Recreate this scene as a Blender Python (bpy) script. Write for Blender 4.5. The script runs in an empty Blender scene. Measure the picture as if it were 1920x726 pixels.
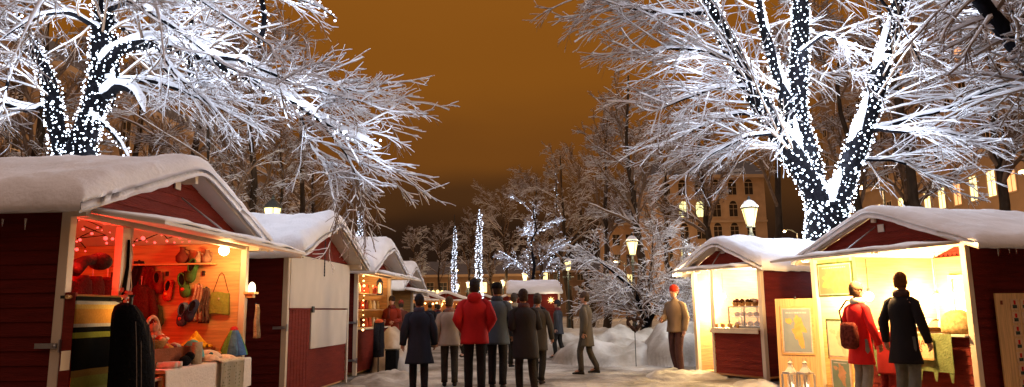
import bpy, math, random
import numpy as np
from mathutils import Vector, Matrix, noise as mnoise

random.seed(7)
RNG = np.random.default_rng(11)
S = bpy.context.scene
COL = S.collection

# ------------------------------------------------------------------ camera
F = 1340.0
TH = math.atan(220 / F)
RO = math.radians(0.7)
H = 1.25
right0 = Vector((1, 0, 0)); fwd = Vector((0, math.cos(TH), math.sin(TH))); up0 = Vector((0, -math.sin(TH), math.cos(TH)))
cr = right0 * math.cos(RO) - up0 * math.sin(RO)
cu = right0 * math.sin(RO) + up0 * math.cos(RO)
camd = bpy.data.cameras.new('camera')
camd.sensor_width = 36; camd.lens = F / 1920 * 36; camd.clip_end = 2000; camd.clip_start = 0.1
cam = bpy.data.objects.new('camera', camd); COL.objects.link(cam)
cam.matrix_world = Matrix(((cr.x, cu.x, -fwd.x, 0), (cr.y, cu.y, -fwd.y, 0), (cr.z, cu.z, -fwd.z, H), (0, 0, 0, 1)))
S.camera = cam

def ray(px, py):
    return (cr * (px - 960) + cu * (363 - py) + fwd * F)
def at(px, py, Y):
    d = ray(px, py); return Vector((0, 0, H)) + d * (Y / d.y)
def gx(px, Y, z=0.0):
    """world x for a thing that stands at distance Y and is seen at column px"""
    p = Vector((0, 0, 0))
    d = ray(px, 583); return d.x / d.y * Y

# ------------------------------------------------------------------ world (city glow on low cloud, plus added fill from overhead)
W = bpy.data.worlds.new('World'); S.world = W; W.use_nodes = True
nt = W.node_tree; nt.nodes.clear()
out = nt.nodes.new('ShaderNodeOutputWorld'); bg = nt.nodes.new('ShaderNodeBackground')
tc = nt.nodes.new('ShaderNodeTexCoord'); sep = nt.nodes.new('ShaderNodeSeparateXYZ')
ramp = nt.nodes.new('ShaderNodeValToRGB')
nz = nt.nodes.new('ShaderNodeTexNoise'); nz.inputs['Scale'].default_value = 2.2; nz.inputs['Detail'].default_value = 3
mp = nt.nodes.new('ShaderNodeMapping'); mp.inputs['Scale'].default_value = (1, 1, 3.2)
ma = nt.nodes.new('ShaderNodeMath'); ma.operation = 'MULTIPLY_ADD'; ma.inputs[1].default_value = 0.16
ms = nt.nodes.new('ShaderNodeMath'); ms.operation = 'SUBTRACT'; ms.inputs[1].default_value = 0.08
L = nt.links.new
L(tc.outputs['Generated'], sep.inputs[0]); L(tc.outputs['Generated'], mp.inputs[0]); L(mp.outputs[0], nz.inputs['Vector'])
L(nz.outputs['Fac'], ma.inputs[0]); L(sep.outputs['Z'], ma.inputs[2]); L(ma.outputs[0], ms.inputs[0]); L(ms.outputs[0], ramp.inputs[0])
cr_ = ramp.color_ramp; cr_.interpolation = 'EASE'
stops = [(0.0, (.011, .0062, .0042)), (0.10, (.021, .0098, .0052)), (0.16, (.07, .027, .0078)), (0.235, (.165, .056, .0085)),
         (0.33, (.235, .079, .0085)), (0.50, (.27, .092, .010)), (0.62, (.54, .37, .27)), (1.0, (.80, .62, .57))]  # last two stops lie above the view, brightened as fill for snow and twigs
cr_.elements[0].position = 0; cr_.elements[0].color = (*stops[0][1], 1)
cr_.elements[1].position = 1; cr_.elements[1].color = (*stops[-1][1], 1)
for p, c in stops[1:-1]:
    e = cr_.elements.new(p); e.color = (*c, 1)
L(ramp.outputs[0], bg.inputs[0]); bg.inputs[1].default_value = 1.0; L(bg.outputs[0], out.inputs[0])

S.view_settings.view_transform = 'Standard'; S.view_settings.look = 'None'
S.view_settings.exposure = 0.0; S.view_settings.gamma = 1.0; S.view_settings.use_curve_mapping = False
S.render.engine = 'CYCLES'
S.cycles.max_bounces = 5; S.cycles.diffuse_bounces = 3; S.cycles.glossy_bounces = 2; S.cycles.transmission_bounces = 4
S.cycles.sample_clamp_indirect = 3.0; S.cycles.use_denoising = True
S.cycles.caustics_reflective = False; S.cycles.caustics_refractive = False
W.cycles.sampling_method = 'MANUAL'; W.cycles.sample_map_resolution = 256

# ------------------------------------------------------------------ materials
def _new(name):
    m = bpy.data.materials.new(name); m.use_nodes = True
    n = m.node_tree; return m, n, n.nodes['Principled BSDF']

def mat(name, col, rough=.7, var=.18, scale=6.0, stretch=(1, 1, 1), bump=0.0, bscale=None, metal=0.0, col2=None, detail=4, spec=None, coords='Object'):
    m, n, b = _new(name); k = n.links.new
    t = n.nodes.new('ShaderNodeTexCoord'); mpp = n.nodes.new('ShaderNodeMapping'); mpp.inputs['Scale'].default_value = stretch
    q = n.nodes.new('ShaderNodeTexNoise'); q.inputs['Scale'].default_value = scale; q.inputs['Detail'].default_value = detail
    k(t.outputs[coords], mpp.inputs[0]); k(mpp.outputs[0], q.inputs['Vector'])
    r = n.nodes.new('ShaderNodeValToRGB')
    c2 = col2 or tuple(min(1, c * (1 + var)) for c in col); c1 = tuple(c * (1 - var) for c in col) if col2 is None else col
    r.color_ramp.elements[0].position = .32; r.color_ramp.elements[0].color = (*c1, 1)
    r.color_ramp.elements[1].position = .68; r.color_ramp.elements[1].color = (*c2, 1)
    k(q.outputs['Fac'], r.inputs[0]); k(r.outputs[0], b.inputs['Base Color'])
    b.inputs['Roughness'].default_value = rough; b.inputs['Metallic'].default_value = metal
    if spec is not None: b.inputs['Specular IOR Level'].default_value = spec
    if bump:
        q2 = n.nodes.new('ShaderNodeTexNoise'); q2.inputs['Scale'].default_value = bscale or scale * 3; q2.inputs['Detail'].default_value = 5
        k(mpp.outputs[0], q2.inputs['Vector'])
        bp = n.nodes.new('ShaderNodeBump'); bp.inputs['Strength'].default_value = bump; bp.inputs['Distance'].default_value = .02
        k(q2.outputs['Fac'], bp.inputs['Height']); k(bp.outputs[0], b.inputs['Normal'])
    return m

def emit(name, col, strength, sample=True, two=None):
    base = (.8, .8, .8, 1) if col[1] > .1 else (.05, 0, 0, 1)
    m, n, b = _new(name)
    b.inputs['Base Color'].default_value = base
    b.inputs['Emission Color'].default_value = (*col, 1); b.inputs['Emission Strength'].default_value = strength
    if not sample: m.cycles.emission_sampling = 'NONE'
    return m

def glassy(name, col=(.9, .95, 1), rough=.05, alpha=.25):
    m, n, b = _new(name)
    b.inputs['Base Color'].default_value = (*col, 1); b.inputs['Roughness'].default_value = rough; b.inputs['Alpha'].default_value = alpha
    return m

M = {}
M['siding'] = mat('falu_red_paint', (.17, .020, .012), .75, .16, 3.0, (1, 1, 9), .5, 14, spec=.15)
M['siding_shaded'] = mat('falu_red_shaded', (.105, .011, .008), .8, .2, 2.5, (1, 1, 9), .5, 14, spec=.12)  # same red paint, shade of side and back walls put into the colour
M['trim'] = mat('cream_trim', (.62, .52, .40), .55, .1, 5, (1, 1, .3), .2)
M['plywood'] = mat('white_plywood', (.60, .53, .46), .6, .08, 3, (1, 1, .5), .12)
M['pine'] = mat('pine_boards', (.58, .33, .13), .5, .22, 2.5, (1, 1, 14), .25, 16)
M['pine_v'] = mat('pine_board_upright', (.60, .38, .17), .5, .2, 3, (14, 14, .6), .2, 10)
M['snow'] = mat('snow', (.80, .79, .81), .8, .05, 3, (1, 1, 1), .35, 22, spec=.2)
M['snow_soft'] = mat('snow_soft', (.76, .75, .78), .85, .07, 2, (1, 1, 1), .45, 24, spec=.15)
M['bark'] = mat('bark', (.006, .0055, .007), .95, .4, 20, (1, 1, .4), .6, 60, spec=.04)
M['snow_dirty'] = mat('dirty_snow', (.26, .235, .20), .85, .3, 1.6, (1, 1, 1), .8, 9, col2=(.54, .51, .47), spec=.1)
M['bark_brown'] = mat('brown_bark', (.045, .030, .020), .9, .4, 6, (1, 1, .4), .6, 30, spec=.1)
M['twigbark'] = mat('twig_bark', (.17, .10, .058), .9, .3, 9)
M['iron'] = mat('cast_iron', (.03, .035, .035), .45, .2, 20, metal=.6)
M['steel'] = mat('galvanised_steel', (.35, .35, .36), .4, .1, 20, metal=.9)
M['led'] = emit('cool_led', (.72, .82, 1.0), 7.0, False)
M['led_far'] = emit('cool_led_far', (.62, .76, 1.0), 2.2, False)
M['ledred'] = emit('red_led', (1.0, .07, .06), 3.2, False)
M['warm'] = emit('warm_bulb', (1.0, .72, .32), 22.0, False)
M['lampglass'] = emit('lamp_glass', (1.0, .72, .24), 3.0, False)
M['lampglass'].node_tree.nodes['Principled BSDF'].inputs['Base Color'].default_value = (.02, .02, .02, 1)
M['orangebulb'] = emit('orange_bulb', (1.0, .55, .18), 6.0, False)
M['winlit'] = emit('lit_window', (1.0, .80, .30), 2.2, False)
M['winlitg'] = emit('lit_window_pale', (.95, .92, .38), 1.5, False)
M['winred'] = emit('lit_window_orange', (1.0, .36, .08), 1.3, False)
M['windark'] = mat('dark_pane', (.03, .022, .016), .25, .2, 3)
M['cable'] = mat('dark_cable', (.004, .004, .004), .9, .1, spec=.02)
M['glass'] = glassy('clear_glass')

def cloth(name, c, var=.2, bump=.5, sc=10): return mat(name, c, .9, var, sc, (1, 1, 1), bump, 40, spec=.06)

# ------------------------------------------------------------------ mesh helpers
class MB:
    def __init__(s): s.v = []; s.f = []
    def box(s, a, b, mtx=None):
        x0, y0, z0 = a; x1, y1, z1 = b
        n = len(s.v)
        vs = [(x0, y0, z0), (x1, y0, z0), (x1, y1, z0), (x0, y1, z0), (x0, y0, z1), (x1, y0, z1), (x1, y1, z1), (x0, y1, z1)]
        if mtx is not None: vs = [tuple(mtx @ Vector(v)) for v in vs]
        s.v += vs
        s.f += [tuple(n + i for i in q) for q in ((0, 3, 2, 1), (4, 5, 6, 7), (0, 1, 5, 4), (1, 2, 6, 5), (2, 3, 7, 6), (3, 0, 4, 7))]
        return s
    def hexa(s, p):
        n = len(s.v); s.v += [tuple(q) for q in p]
        s.f += [tuple(n + i for i in q) for q in ((0, 3, 2, 1), (4, 5, 6, 7), (0, 1, 5, 4), (1, 2, 6, 5), (2, 3, 7, 6), (3, 0, 4, 7))]
        return s
    def tube(s, pts, rad, sides=8, cap=True, sq=1.0):
        pts = [Vector(p) for p in pts]
        if not hasattr(rad, '__len__'): rad = [rad] * len(pts)
        n0 = len(s.v); K = len(pts)
        d0 = (pts[-1] - pts[0]); d0 = d0.normalized() if d0.length > 1e-6 else Vector((0, 0, 1))
        ref = Vector((0, 0, 1)) if abs(d0.z) < .8 else Vector((0, 1, 0))
        for i, p in enumerate(pts):
            t = (pts[min(i + 1, K - 1)] - pts[max(i - 1, 0)]); t = t.normalized() if t.length > 1e-9 else Vector((0, 0, 1))
            u = t.cross(ref); u = u.normalized() if u.length > 1e-6 else Vector((1, 0, 0)); w = u.cross(t)
            for k in range(sides):
                a = 2 * math.pi * k / sides
                s.v.append(tuple(p + u * (math.cos(a) * rad[i]) + w * (math.sin(a) * rad[i] * sq)))
        for i in range(K - 1):
            for k in range(sides):
                a = n0 + i * sides + k; b = n0 + i * sides + (k + 1) % sides
                s.f.append((a, b, b + sides, a + sides))
        if cap:
            s.f.append(tuple(n0 + k for k in reversed(range(sides)))); s.f.append(tuple(n0 + (K - 1) * sides + k for k in range(sides)))
        return s
    def rings(s, rings, cap=True):
        n0 = len(s.v); S_ = len(rings[0])
        for r in rings: s.v += [tuple(p) for p in r]
        for i in range(len(rings) - 1):
            for k in range(S_):
                a = n0 + i * S_ + k; b = n0 + i * S_ + (k + 1) % S_
                s.f.append((a, b, b + S_, a + S_))
        if cap:
            s.f.append(tuple(n0 + k for k in reversed(range(S_)))); s.f.append(tuple(n0 + (len(rings) - 1) * S_ + k for k in range(S_)))
        return s
    def lathe(s, prof, c=(0, 0, 0), seg=16, cap=True):
        return s.rings([[(c[0] + r * math.cos(2 * math.pi * k / seg), c[1] + r * math.sin(2 * math.pi * k / seg), c[2] + z) for k in range(seg)] for r, z in prof], cap)
    def ball(s, c, r, seg=12, rows=8):
        rx, ry, rz = (r, r, r) if not hasattr(r, '__len__') else r
        pr = []
        for i in range(rows + 1):
            a = -math.pi / 2 + math.pi * i / rows
            cc = max(math.cos(a), .02)
            pr.append([(c[0] + rx * cc * math.cos(2 * math.pi * k / seg), c[1] + ry * cc * math.sin(2 * math.pi * k / seg), c[2] + rz * math.sin(a)) for k in range(seg)])
        return s.rings(pr)
    def grid(s, fn, nu, nv, thick=None):
        """fn(u,v)->point; closed slab when thick (a vector) is given"""
        n0 = len(s.v); g = [[Vector(fn(i / nu, j / nv)) for j in range(nv + 1)] for i in range(nu + 1)]
        for r in g: s.v += [tuple(p) for p in r]
        idx = lambda i, j: n0 + i * (nv + 1) + j
        for i in range(nu):
            for j in range(nv): s.f.append((idx(i, j), idx(i + 1, j), idx(i + 1, j + 1), idx(i, j + 1)))
        if thick is not None:
            t = Vector(thick); n1 = len(s.v)
            for r in g: s.v += [tuple(p + t) for p in r]
            jd = lambda i, j: n1 + i * (nv + 1) + j
            for i in range(nu):
                for j in range(nv): s.f.append((jd(i, j), jd(i, j + 1), jd(i + 1, j + 1), jd(i + 1, j)))
            for i in range(nu):
                s.f.append((idx(i, 0), jd(i, 0), jd(i + 1, 0), idx(i + 1, 0))); s.f.append((idx(i, nv), idx(i + 1, nv), jd(i + 1, nv), jd(i, nv)))
            for j in range(nv):
                s.f.append((idx(0, j), idx(0, j + 1), jd(0, j + 1), jd(0, j))); s.f.append((idx(nu, j), jd(nu, j), jd(nu, j + 1), idx(nu, j + 1)))
        return s
    def build(s, name, m, parent=None, smooth=False, bevel=0, sub=0, loc=None):
        me = bpy.data.meshes.new(name); me.from_pydata(s.v, [], s.f); me.update()
        o = bpy.data.objects.new(name, me); COL.objects.link(o)
        me.materials.append(M[m] if isinstance(m, str) else m)
        if smooth: me.polygons.foreach_set('use_smooth', [True] * len(me.polygons))
        if bevel:
            b = o.modifiers.new('b', 'BEVEL'); b.width = bevel; b.segments = 2; b.limit_method = 'ANGLE'
        if sub:
            b = o.modifiers.new('s', 'SUBSURF'); b.levels = sub; b.render_levels = sub
        if parent: o.parent = parent
        if loc is not None: o.location = loc
        return o

def tag(o, label=None, cat=None, group=None, kind=None):
    if label: o['label'] = label
    if cat: o['category'] = cat
    if group: o['group'] = group
    if kind: o['kind'] = kind
    return o
def thing(name, label, cat, loc=(0, 0, 0), rz=0.0, group=None):
    o = bpy.data.objects.new(name, None); COL.objects.link(o); o.location = loc; o.rotation_euler = (0, 0, rz)
    o.empty_display_size = .1
    return tag(o, label, cat, group)
def copy_tree(o, parent=None):
    c = o.copy(); COL.objects.link(c)
    if parent: c.parent = parent
    for ch in list(o.children): copy_tree(ch, c)
    return c
def plight(loc, col, watt, size=.08, name='lamp_light', parent=None):
    l = bpy.data.lights.new(name, 'POINT'); l.energy = watt; l.color = col; l.shadow_soft_size = size
    o = bpy.data.objects.new(name, l); COL.objects.link(o); o.location = loc
    if parent: o.parent = parent
    return o
def nz3(x, y, z=0.0): return mnoise.noise(Vector((x, y, z)))

# ------------------------------------------------------------------ ground
def ground_z(x, y):
    path = math.exp(-((x - .3) / 3.2) ** 2)
    a = 0.05 * nz3(x * .5, y * .5) + .03 * nz3(x * 1.7, y * 1.7, 3) + .034 * nz3(x * 4.5, y * 4.5, 7)
    return a * (1.0 - .25 * path) - .02
def ground():
    xs = list(np.concatenate([[-400, -150, -60, -30, -18, -12], np.arange(-8, 9, .12), [12, 18, 30, 60, 150, 400]]))
    ys = list(np.concatenate([[-60, -20, -5, 0, 3], np.arange(5, 20, .12), np.arange(20, 45, .6), [60, 90, 150, 300, 700]]))
    n = MB(); X, Y = len(xs), len(ys)
    n.v = [(x, y, ground_z(x, y) if 4 < y < 45 and abs(x) < 9 else -.02) for x in xs for y in ys]
    n.f = [(i * Y + j, (i + 1) * Y + j, (i + 1) * Y + j + 1, i * Y + j + 1) for i in range(X - 1) for j in range(Y - 1)]
    m, nn, b = _new('trampled_snow'); k = nn.links.new
    t = nn.nodes.new('ShaderNodeTexCoord'); q = nn.nodes.new('ShaderNodeTexNoise'); q.inputs['Scale'].default_value = .9; q.inputs['Detail'].default_value = 7
    k(t.outputs['Object'], q.inputs['Vector'])
    r = nn.nodes.new('ShaderNodeValToRGB'); r.color_ramp.elements[0].position = .38; r.color_ramp.elements[0].color = (.11, .09, .07, 1)
    r.color_ramp.elements[1].position = .66; r.color_ramp.elements[1].color = (.46, .42, .37, 1)
    k(q.outputs['Fac'], r.inputs[0]); k(r.outputs[0], b.inputs['Base Color']); b.inputs['Roughness'].default_value = .75
    q2 = nn.nodes.new('ShaderNodeTexNoise'); q2.inputs['Scale'].default_value = 5; q2.inputs['Detail'].default_value = 9
    bp = nn.nodes.new('ShaderNodeBump'); bp.inputs['Strength'].default_value = 1.0; bp.inputs['Distance'].default_value = .09
    k(t.outputs['Object'], q2.inputs['Vector']); k(q2.outputs['Fac'], bp.inputs['Height']); k(bp.outputs[0], b.inputs['Normal'])
    tag(n.build('snowy_ground', m, smooth=True), kind='structure')
ground()

def mound(name, cx, cy, rx, ry, h, label, rz=0, seed=0, rough=.25, flat=.5, n=44):
    b = MB()
    def fn(u, v):
        x = (u * 2 - 1) * rx * 1.05; y = (v * 2 - 1) * ry * 1.05
        d = (abs(x / rx) ** 2.4 + abs(y / ry) ** 2.4)
        e = max(0, 1 - d) ** flat
        z = h * e * (.8 + rough * 1.3 * nz3(x * .9 + seed, y * .9, 2) + rough * .7 * nz3(x * 2.7, y * 2.7 + seed, 5)) + .05 * e * nz3(x * 5, y * 5, seed) + .018 * nz3(x * 11, y * 11, seed) * (1 if d < 1.0 else 0)
        return (x, y, z - .05)
    b.grid(fn, n, n)
    o = b.build(name, 'snow_dirty', smooth=True, loc=(cx, cy, 0)); o.rotation_euler.z = rz
    return tag(o, label, 'snowbank')

# ------------------------------------------------------------------ huts
def boards(b, fn, x_of, z0, z1, h=.115, lap=.014):
    """clapboards: fn(s,z,off)->point ; x_of(z)->(s0,s1)"""
    z = z0
    while z < z1 - 1e-4:
        zt = min(z + h, z1)
        a0, a1 = x_of(z); c0, c1 = x_of(zt)
        if a1 - a0 > .02:
            if c1 < c0: c0 = c1 = (c0 + c1) / 2
            b.hexa([fn(a0, z, lap), fn(a1, z, lap), fn(a1, z, -.01), fn(a0, z, -.01), fn(c0, zt, .003), fn(c1, zt, .003), fn(c1, zt, -.01), fn(c0, zt, -.01)])
        z = zt
    return b

class Hut: pass
def hut(name, label, ox, oy, far, Wd, D, eave, ridge, op=None, counter=.9, flap=True, over=(.38, .28, .25), snow=.2, seed=1,
        front_rng=None, group='red wooden market huts', interior='pine', base_boards=True, flapdrop=.13, flaplen=.8, lump=1.0, mirror=False):
    """op: opening (x0,x1,z0,z1) in the front, y = into the hut"""
    h = Hut(); ang = math.atan2(far[1], far[0])
    r = thing(name, label, 'market hut', (ox, oy, 0), ang, group); h.r = r
    h.W, h.D = Wd, D
    h.ux = Vector((math.cos(ang), math.sin(ang), 0)); h.uy = Vector((-math.sin(ang), math.cos(ang), 0)); h.o = Vector((ox, oy, 0)); h.ang = ang
    fo, so, bo = over; sl = (ridge - eave) / (Wd / 2)
    full = lambda a, c: (lambda z: (a, c))
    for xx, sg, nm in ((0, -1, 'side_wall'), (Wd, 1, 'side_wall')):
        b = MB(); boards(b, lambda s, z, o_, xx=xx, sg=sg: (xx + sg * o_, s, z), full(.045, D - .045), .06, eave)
        w = b.build(nm, 'siding_shaded', r)
        if interior:
            q = MB(); q.box((xx - sg * .012 - .008, .05, .06), (xx - sg * .012 + .0, D - .05, eave)); q.build('inner_lining', interior, r)
    b = MB(); boards(b, lambda s, z, o_: (s, D + o_, z), full(.045, Wd - .045), .06, eave); b.build('back_wall', 'siding_shaded', r)
    if interior: MB().box((.03, D - .025, .06), (Wd - .03, D - .013, eave)).build('inner_lining', interior, r)
    for yy, sg, nm in ((0, -1, 'gable'), (D, 1, 'gable')):
        b = MB(); boards(b, lambda s, z, o_, yy=yy, sg=sg: (s, yy + sg * o_, z), lambda z: ((z - eave) / sl + .02, Wd - (z - eave) / sl - .02), eave - .0, ridge - .03)
        b.build(nm, 'siding', r)
    for xx, yy in ((0, 0), (Wd, 0), (0, D), (Wd, D)):
        MB().box((xx - .04, yy - .04, 0), (xx + .04, yy + .04, eave - .01)).build('corner_post', 'trim', r, bevel=.006)
    MB().box((.04, .03, .02), (Wd - .04, D - .03, .07)).build('hut_floor', 'pine', r)
    # ceiling-side: roof slabs
    for sg in (-1, 1):
        b = MB(); xa = Wd / 2; xb = Wd / 2 + sg * (Wd / 2 + so)
        za = ridge; zb = ridge - sl * (Wd / 2 + so); t = .026
        p = [(xa, -fo, za), (xb, -fo, zb), (xb, D + bo, zb), (xa, D + bo, za), (xa, -fo, za + t), (xb, -fo, zb + t), (xb, D + bo, zb + t), (xa, D + bo, za + t)]
        b.hexa(p); b.build('roof_slab', 'plywood', r)
        b = MB(); x1 = xb - sg * .012
        b.hexa([(xa, -fo - .022, za - .012), (x1, -fo - .022, zb - .012), (x1, -fo - .003, zb - .012), (xa, -fo - .003, za - .012), (xa, -fo - .022, za + t + .01), (x1, -fo - .022, zb + t + .01), (x1, -fo - .003, zb + t + .01), (xa, -fo - .003, za + t + .01)])
        b.build('barge_board', 'trim', r)
        xe = 0 if sg < 0 else Wd
        MB().box((xe - .03 + sg * .03, -fo + .02, eave - .09), (xe + .03 + sg * .03, -.03, eave - .005)).build('eave_beam', 'trim', r)
    MB().box((Wd / 2 - .03, -fo + .02, ridge - .12), (Wd / 2 + .03, -.03, ridge - .02)).build('ridge_beam', 'trim', r)
    # snow cover on the roof
    hw = Wd / 2 + so + .03; y0, y1 = -fo - .075, D + bo + .05; nu, nv = 70, 56
    def rz(x):
        dx = abs(x); return ridge + .037 - sl * (math.sqrt(dx * dx + .02) - .06)
    def prof(e, w): 
        e = max(0., min(1., e / w)); return math.sqrt(max(0, 1 - (1 - e) ** 2))
    top = []; bot = []
    for i in range(nu + 1):
        uu = i / nu * 2 - 1; uu = math.copysign(1 - (1 - abs(uu)) ** 1.5, uu) if abs(uu) > 1e-6 else 0.0; x = uu * hw
        for j in range(nv + 1):
            vv = j / nv * 2 - 1; vv = math.copysign(1 - (1 - abs(vv)) ** 1.7, vv); y = (y0 + y1) / 2 + vv * (y1 - y0) / 2
            e = min(hw - abs(x), min(y - y0, y1 - y)); tk = snow * (.10 + .90 * prof(e, .20))
            nn = 1 + lump * (.25 * nz3(x * 1.1 + seed * 7, y * 1.1, seed) + .16 * nz3(x * 3.5, y * 3.5, seed * 3) + .09 * nz3(x * 11, y * 11, seed))
            ov = .040 * nz3(x * 1.7, y * 1.7, seed * 5 + 9) + .022 * nz3(x * 6, y * 6, seed)
            edge = 1 if e < .02 else 0
            ex = math.copysign(ov, x) if abs(abs(x) - hw) < .001 else 0
            ey = (ov if j == nv else -ov) if j in (0, nv) else 0
            top.append((Wd / 2 + x + ex, y + ey, rz(x) + tk * nn + ( - .0)))
            drop = (.05 + ov * .7) if edge else 0
            bot.append((Wd / 2 + x * .995 + ex, y + ey, rz(x) - drop if edge else rz(x) - .002))
    b = MB(); n1 = len(top); b.v = top + bot; q = nv + 1
    for i in range(nu):
        for j in range(nv):
            a = i * q + j; b.f.append((a, a + q, a + q + 1, a + 1)); a += n1; b.f.append((a, a + 1, a + q + 1, a + q))
    for i in range(nu):
        for j in (0, nv):
            a = i * q + j; c = (a, a + n1, a + n1 + q, a + q); b.f.append(c if j else c[::-1])
    for j in range(nv):
        for i in (0, nu):
            a = i * q + j; c = (a, a + 1, a + n1 + 1, a + n1); b.f.append(c if i == 0 else c[::-1])
    b.build('roof_snow', 'snow_soft', r, smooth=True)
    # front
    if op:
        x0, x1, z0, z1 = op
        b = MB(); boards(b, lambda s, z, o_: (s, -o_, z), full(x0, x1), .06, z0)
        b.build('front_panel', 'siding', r)
        MB().box((x0, -.10, z0), (x1, .32, z0 + .03)).build('counter', 'trim', r, bevel=.004)
        if x0 > .12: MB().box((x0 - .05, -.035, .06), (x0 - .005, .035, z1)).build('door_post', 'trim', r, bevel=.004)
        MB().box((.04, -.02, z1), (Wd - .04, .04, eave - .002)).build('lintel', 'trim', r)
    if flap:
        fz, fy = eave - flapdrop, -flaplen
        b = MB(); b.hexa([(0.02, -.045, eave - .035), (Wd - .02, -.045, eave - .035), (Wd - .02, fy, fz - .03), (.02, fy, fz - .03), (.02, -.045, eave - .012), (Wd - .02, -.045, eave - .012), (Wd - .02, fy, fz), (.02, fy, fz)])
        b.build('flap_awning', 'plywood', r)
        def sn(u, v):
            x = .03 + u * (Wd - .06); y = fy + .01 + v * (-.06 - fy); e = min(v * (-fy), 10)
            return (x, y, fz + (eave - .012 - fz) * v + .004 + .045 * prof(e + .012, .08) * (1 + .8 * nz3(x * 3, y * 3, seed)) * min(1, .3 + 8 * min(u, 1 - u)))
        b = MB(); b.grid(sn, 50, 8, None)
        bb = MB(); bb.grid(sn, 50, 8, (0, 0, -.02)); bb.build('awning_snow', 'snow', r, smooth=True)
        for xx in (Wd * .5,):
            MB().tube([(xx, fy + .2, fz + .03), (xx, -.03, eave + .33)], .009, 6).build('stay_rod', 'steel', r)
    return h

def hp(h, x, y, z): return h.o + h.ux * x + h.uy * y + Vector((0, 0, z))
def hit(h, px, py, x=None, y=None, z=None):
    """where the sight line through a pixel meets a plane of the hut; local coordinates"""
    d = ray(px, py); o = Vector((0, 0, H)) - h.o
    ld = Vector((d.dot(h.ux), d.dot(h.uy), d.z)); lo = Vector((o.dot(h.ux), o.dot(h.uy), o.z))
    if x is not None: t = (x - lo.x) / ld.x
    elif y is not None: t = (y - lo.y) / ld.y
    else: t = (z - lo.z) / ld.z
    return lo + ld * t
def text_obj(s, size, m, name='lettering', depth=.002, spacing=1.0):
    c = bpy.data.curves.new('t', 'FONT'); c.body = s; c.size = size; c.extrude = depth; c.align_x = 'CENTER'; c.align_y = 'CENTER'; c.space_line = spacing
    o = bpy.data.objects.new('t', c); COL.objects.link(o)
    dg = bpy.context.evaluated_depsgraph_get(); me = bpy.data.meshes.new_from_object(o.evaluated_get(dg))
    bpy.data.objects.remove(o); me.materials.clear(); me.materials.append(m)
    n = bpy.data.objects.new(name, me); COL.objects.link(n); return n

L1 = hut('market_hut', 'red hut with knitwear under red lights, nearest on the left side of the path', -3.63, 5.81, (.063, .998), 3.33, 2.4, 2.14, 2.74,
         op=(.85, 3.29, .62, 2.06), seed=1, snow=.20, over=(.20, .22, .25))
L2 = hut('market_hut', 'closed red hut with two cream shutter panels, behind the knitwear hut', -3.30, 10.48, (.073, .997), 2.9, 2.4, 2.14, 2.68,
         op=None, flap=False, over=(.28, .28, .25), seed=2, snow=.24, interior=None)
L3 = hut('market_hut', 'red hut with lit shelves and a hanging lantern, just past the closed hut', -3.22, 14.8, (.07, .997), 2.8, 2.4, 2.14, 2.66,
         op=(.12, 2.7, .9, 2.06), seed=3, snow=.26)
L4 = hut('market_hut', 'dark red hut behind the left snowbank with a smooth white roof', -3.5, 20.6, (.07, .997), 2.9, 2.6, 1.98, 2.6,
         op=(.12, 2.8, .9, 1.95), seed=4, snow=.2)
R1 = hut('market_hut', 'small red kiosk selling pastries beside the wooden map board', 3.60, 14.3, (.456, -.89), 1.72, 2.3, 2.03, 2.44,
         op=(.50, 1.68, .86, 1.98), seed=5, snow=.17, over=(.20, .30, .25), flaplen=.55, flapdrop=.06)
R2 = hut('market_hut', 'red hut with maps and a green cloth over its bright counter, on the right', 4.83, 11.52, (.312, -.95), 2.68, 2.5, 2.05, 2.56,
         op=(.85, 2.64, .86, 1.99), seed=6, snow=.13, over=(.09, .30, .25), flaplen=.85, flapdrop=.08)
C1 = hut('market_hut', 'red hut in the middle of the path behind the strollers with one star light', .0, 32.6, (0.02, -1), 2.6, 1.85, 1.98, 2.35,
         op=(.15, 2.4, .9, 1.9), seed=8, snow=.20, flap=False, over=(.25, .1, .1))

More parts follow.
